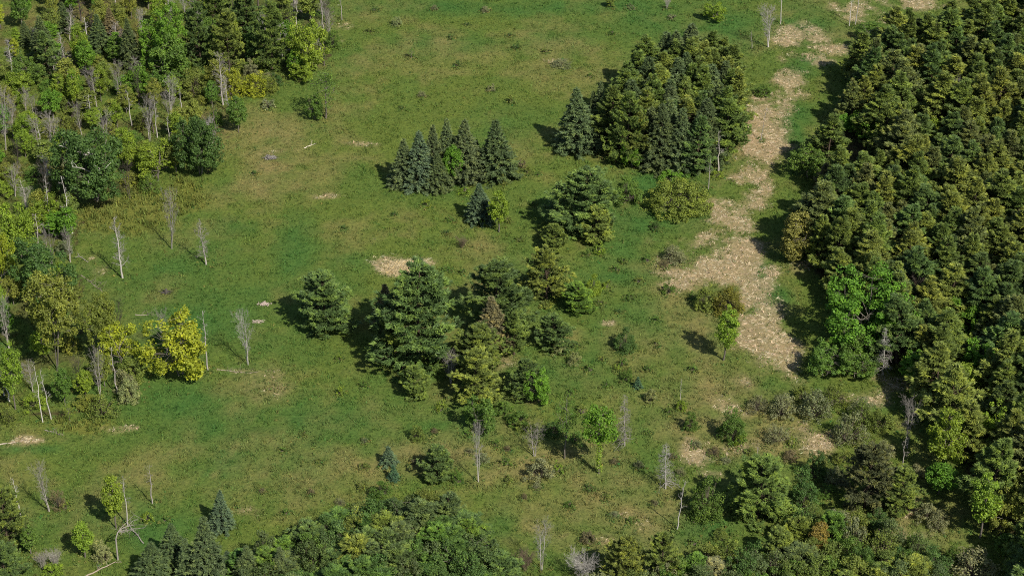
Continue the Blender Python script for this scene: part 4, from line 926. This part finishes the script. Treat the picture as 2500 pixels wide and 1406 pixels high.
# ------------------------------------------------------------------ dead wood, heaps and small finds on the ground
def thing(name, label, cat, u, v):
    X, Y = spot(u, v); e = bpy.data.objects.new(name, None); COL.objects.link(e); e.location = (X, Y, float(zg(X, Y))); e['label'] = label; e['category'] = cat; return e
def part(name, mb, mat, parent, color):
    o = bpy.data.objects.new(name, mb.mesh(name, mat)); COL.objects.link(o); o.parent = parent; o.color = (*color, 1); return o
def fallen(u0, v0, u1, v1, r, colour, label, seed, nbr=6, name='fallen_log'):
    """a trunk lying on the ground between two points, with broken side branches"""
    rng = np.random.default_rng(seed); e = thing(name, label, 'log', u0, v0); X0, Y0 = spot(u0, v0); X1, Y1 = spot(u1, v1)
    b = np.array([X1-X0, Y1-Y0, 0]); L = np.linalg.norm(b); p = curve(np.array([0, 0, r*.7]), b+np.array([0, 0, r*.9]), 8, 0, rng, .015*L**.5)
    p[:, 2] = np.maximum(p[:, 2], r*.5); m = MB(); m.tube(p, np.linspace(r, r*.45, 8), 7); part('trunk', m, M_WOOD, e, colour)
    m = MB(); d = unit(b)
    for k in range(nbr):
        a = p[rng.integers(2, 8)]; t = a+(d*.6+rng.normal(size=3)*.5+np.array([0, 0, .45]))*L*.22; t[2] = max(t[2], .05)
        g = curve(a, t, 4, 0, rng, .04); m.tube(g, np.linspace(r*.4, r*.12, 4), 4)
        for q in range(3): z = g[rng.integers(1, 4)]; w = z+rng.normal(size=3)*L*.07; w[2] = max(w[2], .04); m.tube(np.array([z, w]), [r*.18, r*.08], 3)
    if nbr: part('branches', m, M_WOOD, e, colour)
    return e
def brush(u, v, w, h, n, colour, label, seed, name='brush_pile'):
    rng = np.random.default_rng(seed); e = thing(name, label, 'brush pile', u, v); m = MB()
    for k in range(n):
        a = rng.random()*6.28; c = np.array([rng.normal()*w*.2, rng.normal()*w*.10, h*rng.random()*.5]); d = np.array([math.cos(a), math.sin(a)*.8, rng.normal()*.22])*w*(.2+.25*rng.random())
        p = curve(c-d, c+d, 4, .06, rng, .05); p[:, 2] = np.maximum(p[:, 2], .02); m.tube(p, np.linspace(.035, .012, 4), 4)
    part('branches', m, M_WOOD, e, colour); return e
brush(662, 386, 1.3, .35, 70, (.30,.285,.27), 'small grey brush heap on the upper left meadow', 1)
fallen(742, 362, 772, 350, .06, (.78,.72,.60), 'short pale broken branch lying above the grey brush heap', 2, 2, 'fallen_branch')
brush(645, 744, 1.0, .25, 34, (.62,.52,.46), 'small pale heap of sticks beside the lone wide pine', 3)
fallen(640, 746, 664, 741, .06, (.66,.60,.52), 'short pale log beside the small pale heap of sticks', 4, 1)
brush(628, 786, 1.1, .15, 26, (.58,.50,.42), 'low scatter of pale sticks right of the white forked bare tree top', 5)
fallen(198, 672, 250, 712, .06, (.34,.29,.25), 'brown fallen branches lying at the dark dome tree', 6, 8, 'fallen_branch')
fallen(215, 640, 192, 624, .05, (.50,.46,.42), 'grey fallen branches at the wood edge left of the bare trio', 7, 6, 'fallen_branch')
fallen(330, 768, 384, 772, .05, (.40,.35,.30), 'grey-brown fallen twigs right of the olive-yellow tree', 8, 8, 'fallen_branch')
fallen(530, 902, 608, 912, .04, (.50,.42,.33), 'thin dry fallen branch below the white forked bare tree', 9, 7, 'fallen_branch')
fallen(352, 1330, 312, 1279, .06, (.42,.39,.35), 'pale fallen trunk leading to the broken dead tree, lower left', 10, 3)
fallen(205, 1412, 282, 1374, .08, (.44,.37,.29), 'pale tan log lying at the bottom edge, lower left', 11, 4)
fallen(0, 1084, 60, 1076, .07, (.55,.48,.40), 'pale log in the dry ditch at the left edge', 12, 4)
fallen(110, 1050, 150, 1062, .05, (.36,.32,.28), 'grey fallen branches by the dry ditch, left', 13, 8, 'fallen_branch')
plant('bare_pole', 312, 1281, 1162, 34, None, 'pale standing dead tree at the end of the fallen trunk, lower left', bark='silver')
plant('bare_bush', 105, 1388, 1342, 44, None, 'dry pale bare bush, left one of two at the bottom left', bark='bare')
plant('bare_bush', 136, 1382, 1338, 40, None, 'dry pale bare bush, right one of two at the bottom left', bark='bare')
plant('bare_vase', 958, 1415, 1335, 50, None, 'small white dead tree sticking out of the lower thicket', bark='silver')
# bent dead tree: short trunk with a broken top folded to the right
e = thing('dead_tree', 'bent grey dead tree with broken top folded over, lower left', 'tree', 288, 1367); rng = np.random.default_rng(14)
m = MB(); m.tube(np.array([[0, 0, -.1], [.03, 0, 1.2], [.06, .05, 2.4], [.3, .1, 3.1]]), [.085, .075, .065, .05], 7); part('trunk', m, M_WOOD, e, (.40, .375, .34))
m = MB(); top = np.array([.3, .1, 3.1])
for k in range(9):
    t = top+np.array([.8+1.2*rng.random(), .3+1.6*rng.random(), -.8+1.3*rng.random()]); q = curve(top, t, 5, .15, rng, .06); m.tube(q, np.linspace(.035, .01, 5), 4)
    for _ in range(4): z = q[rng.integers(1, 5)]; m.tube(np.array([z, z+rng.normal(size=3)*.4]), [.018, .006], 3)
part('branches', m, M_WOOD, e, (.36, .335, .30))
# dark stump
e = thing('tree_stump', 'small dark splintered stump alone in the left meadow', 'stump', 405, 714); m = MB(); rng = np.random.default_rng(15)
m.tube(np.array([[0, 0, -.1], [.02, 0, .25], [.05, .02, .45]]), [.26, .2, .14], 8); part('trunk', m, M_WOOD, e, (.10, .09, .08)); m = MB()
for k in range(8): a = k*.8; m.tube(np.array([[0, 0, .12], [math.cos(a)*.4, math.sin(a)*.4, .18*rng.random()+.05], [math.cos(a)*.8, math.sin(a)*.7, .3*rng.random()]]), [.07, .05, .02], 5)
part('roots', m, M_WOOD, e, (.10, .09, .085))
# straw heap: low dome of matted hay with loose stalks
e = thing('straw_heap', 'low pale straw heap behind the largest central pine', 'straw heap', 985, 656); rng = np.random.default_rng(16)
m = MB(); r_, a_ = np.meshgrid(np.linspace(0, 1, 9), np.arange(22)*2*math.pi/22, indexing='ij'); wob = 1+.16*np.sin(3*a_+1)+.1*np.sin(5*a_)
x = r_*wob*np.cos(a_)*2.6+.2; y = r_*wob*np.sin(a_)*1.7; z = .42*(1-r_**2)**1.2*(.7+.5*vnoise(x+9, y+4, .7))-.06
m.add(np.stack([x, y, z], -1).reshape(-1, 3), [(i*22+k, (i+1)*22+k, (i+1)*22+(k+1) % 22, i*22+(k+1) % 22) for i in range(8) for k in range(22)])
part('mound', m, M_WOOD, e, (.50, .42, .28)); m = MB(); n = 2600; rr = np.sqrt(rng.random(n))*1.1; aa = rng.random(n)*6.28; x = rr*np.cos(aa)*2.6+.2; y = rr*np.sin(aa)*1.7
P = np.stack([x, y, .42*np.clip(1-rr**2, 0, 1)**1.2*.95+.0*x], -1); D = rng.normal(size=(n, 3)); D[:, 2] = .1+.2*rng.random(n)
m.needles(P, D, .3+.5*rng.random(n), .05, rng, rng.normal(size=n)*.4); part('loose_straw', m, M_LEAF, e, (.62, .53, .36))
# ivy on the ball-crowned tree, white limbs in the big poplar
for e in list(COL.objects):
    lab = e.get('label', '')
    if lab.startswith('vivid green ball-crowned'):
        m = MB(); rng = np.random.default_rng(17); hh = 7
        for z in np.arange(.5, 3.2, .16): clump_leaves(m, np.array([.05*math.sin(z*3), .05*math.cos(z*2), z]), .34*(.8+.4*rng.random()), 30, .15, rng, rng.normal()*.2)
        part('ivy', m, M_LEAF, e, G['lime'])
    if lab.startswith('big dark green poplar'):
        rng = np.random.default_rng(18)
        for k, (a, z) in enumerate(((-1.9, 3.6), (-1.2, 5.0), (-2.4, 5.4), (-1.5, 1.6), (-.9, 3.0))):
            m = MB(); p0 = np.array([0, -.6, z]); p1 = np.array([math.cos(a)*3.1, math.sin(a)*3.6, z+2.2]); q = curve(p0, p1, 6, .1, rng, .03); m.tube(q, np.linspace(.09, .02, 6), 5)
            for _ in range(3): z0 = q[rng.integers(2, 6)]; m.tube(curve(z0, z0+np.array([rng.normal()*.6, -.5*rng.random(), .8]), 3, 0, rng, .05), [.05, .03, .012], 4)
            part('limb', m, M_WOOD, e, (.62, .60, .56))
        e.rotation_euler.z = 0
build_weeds()
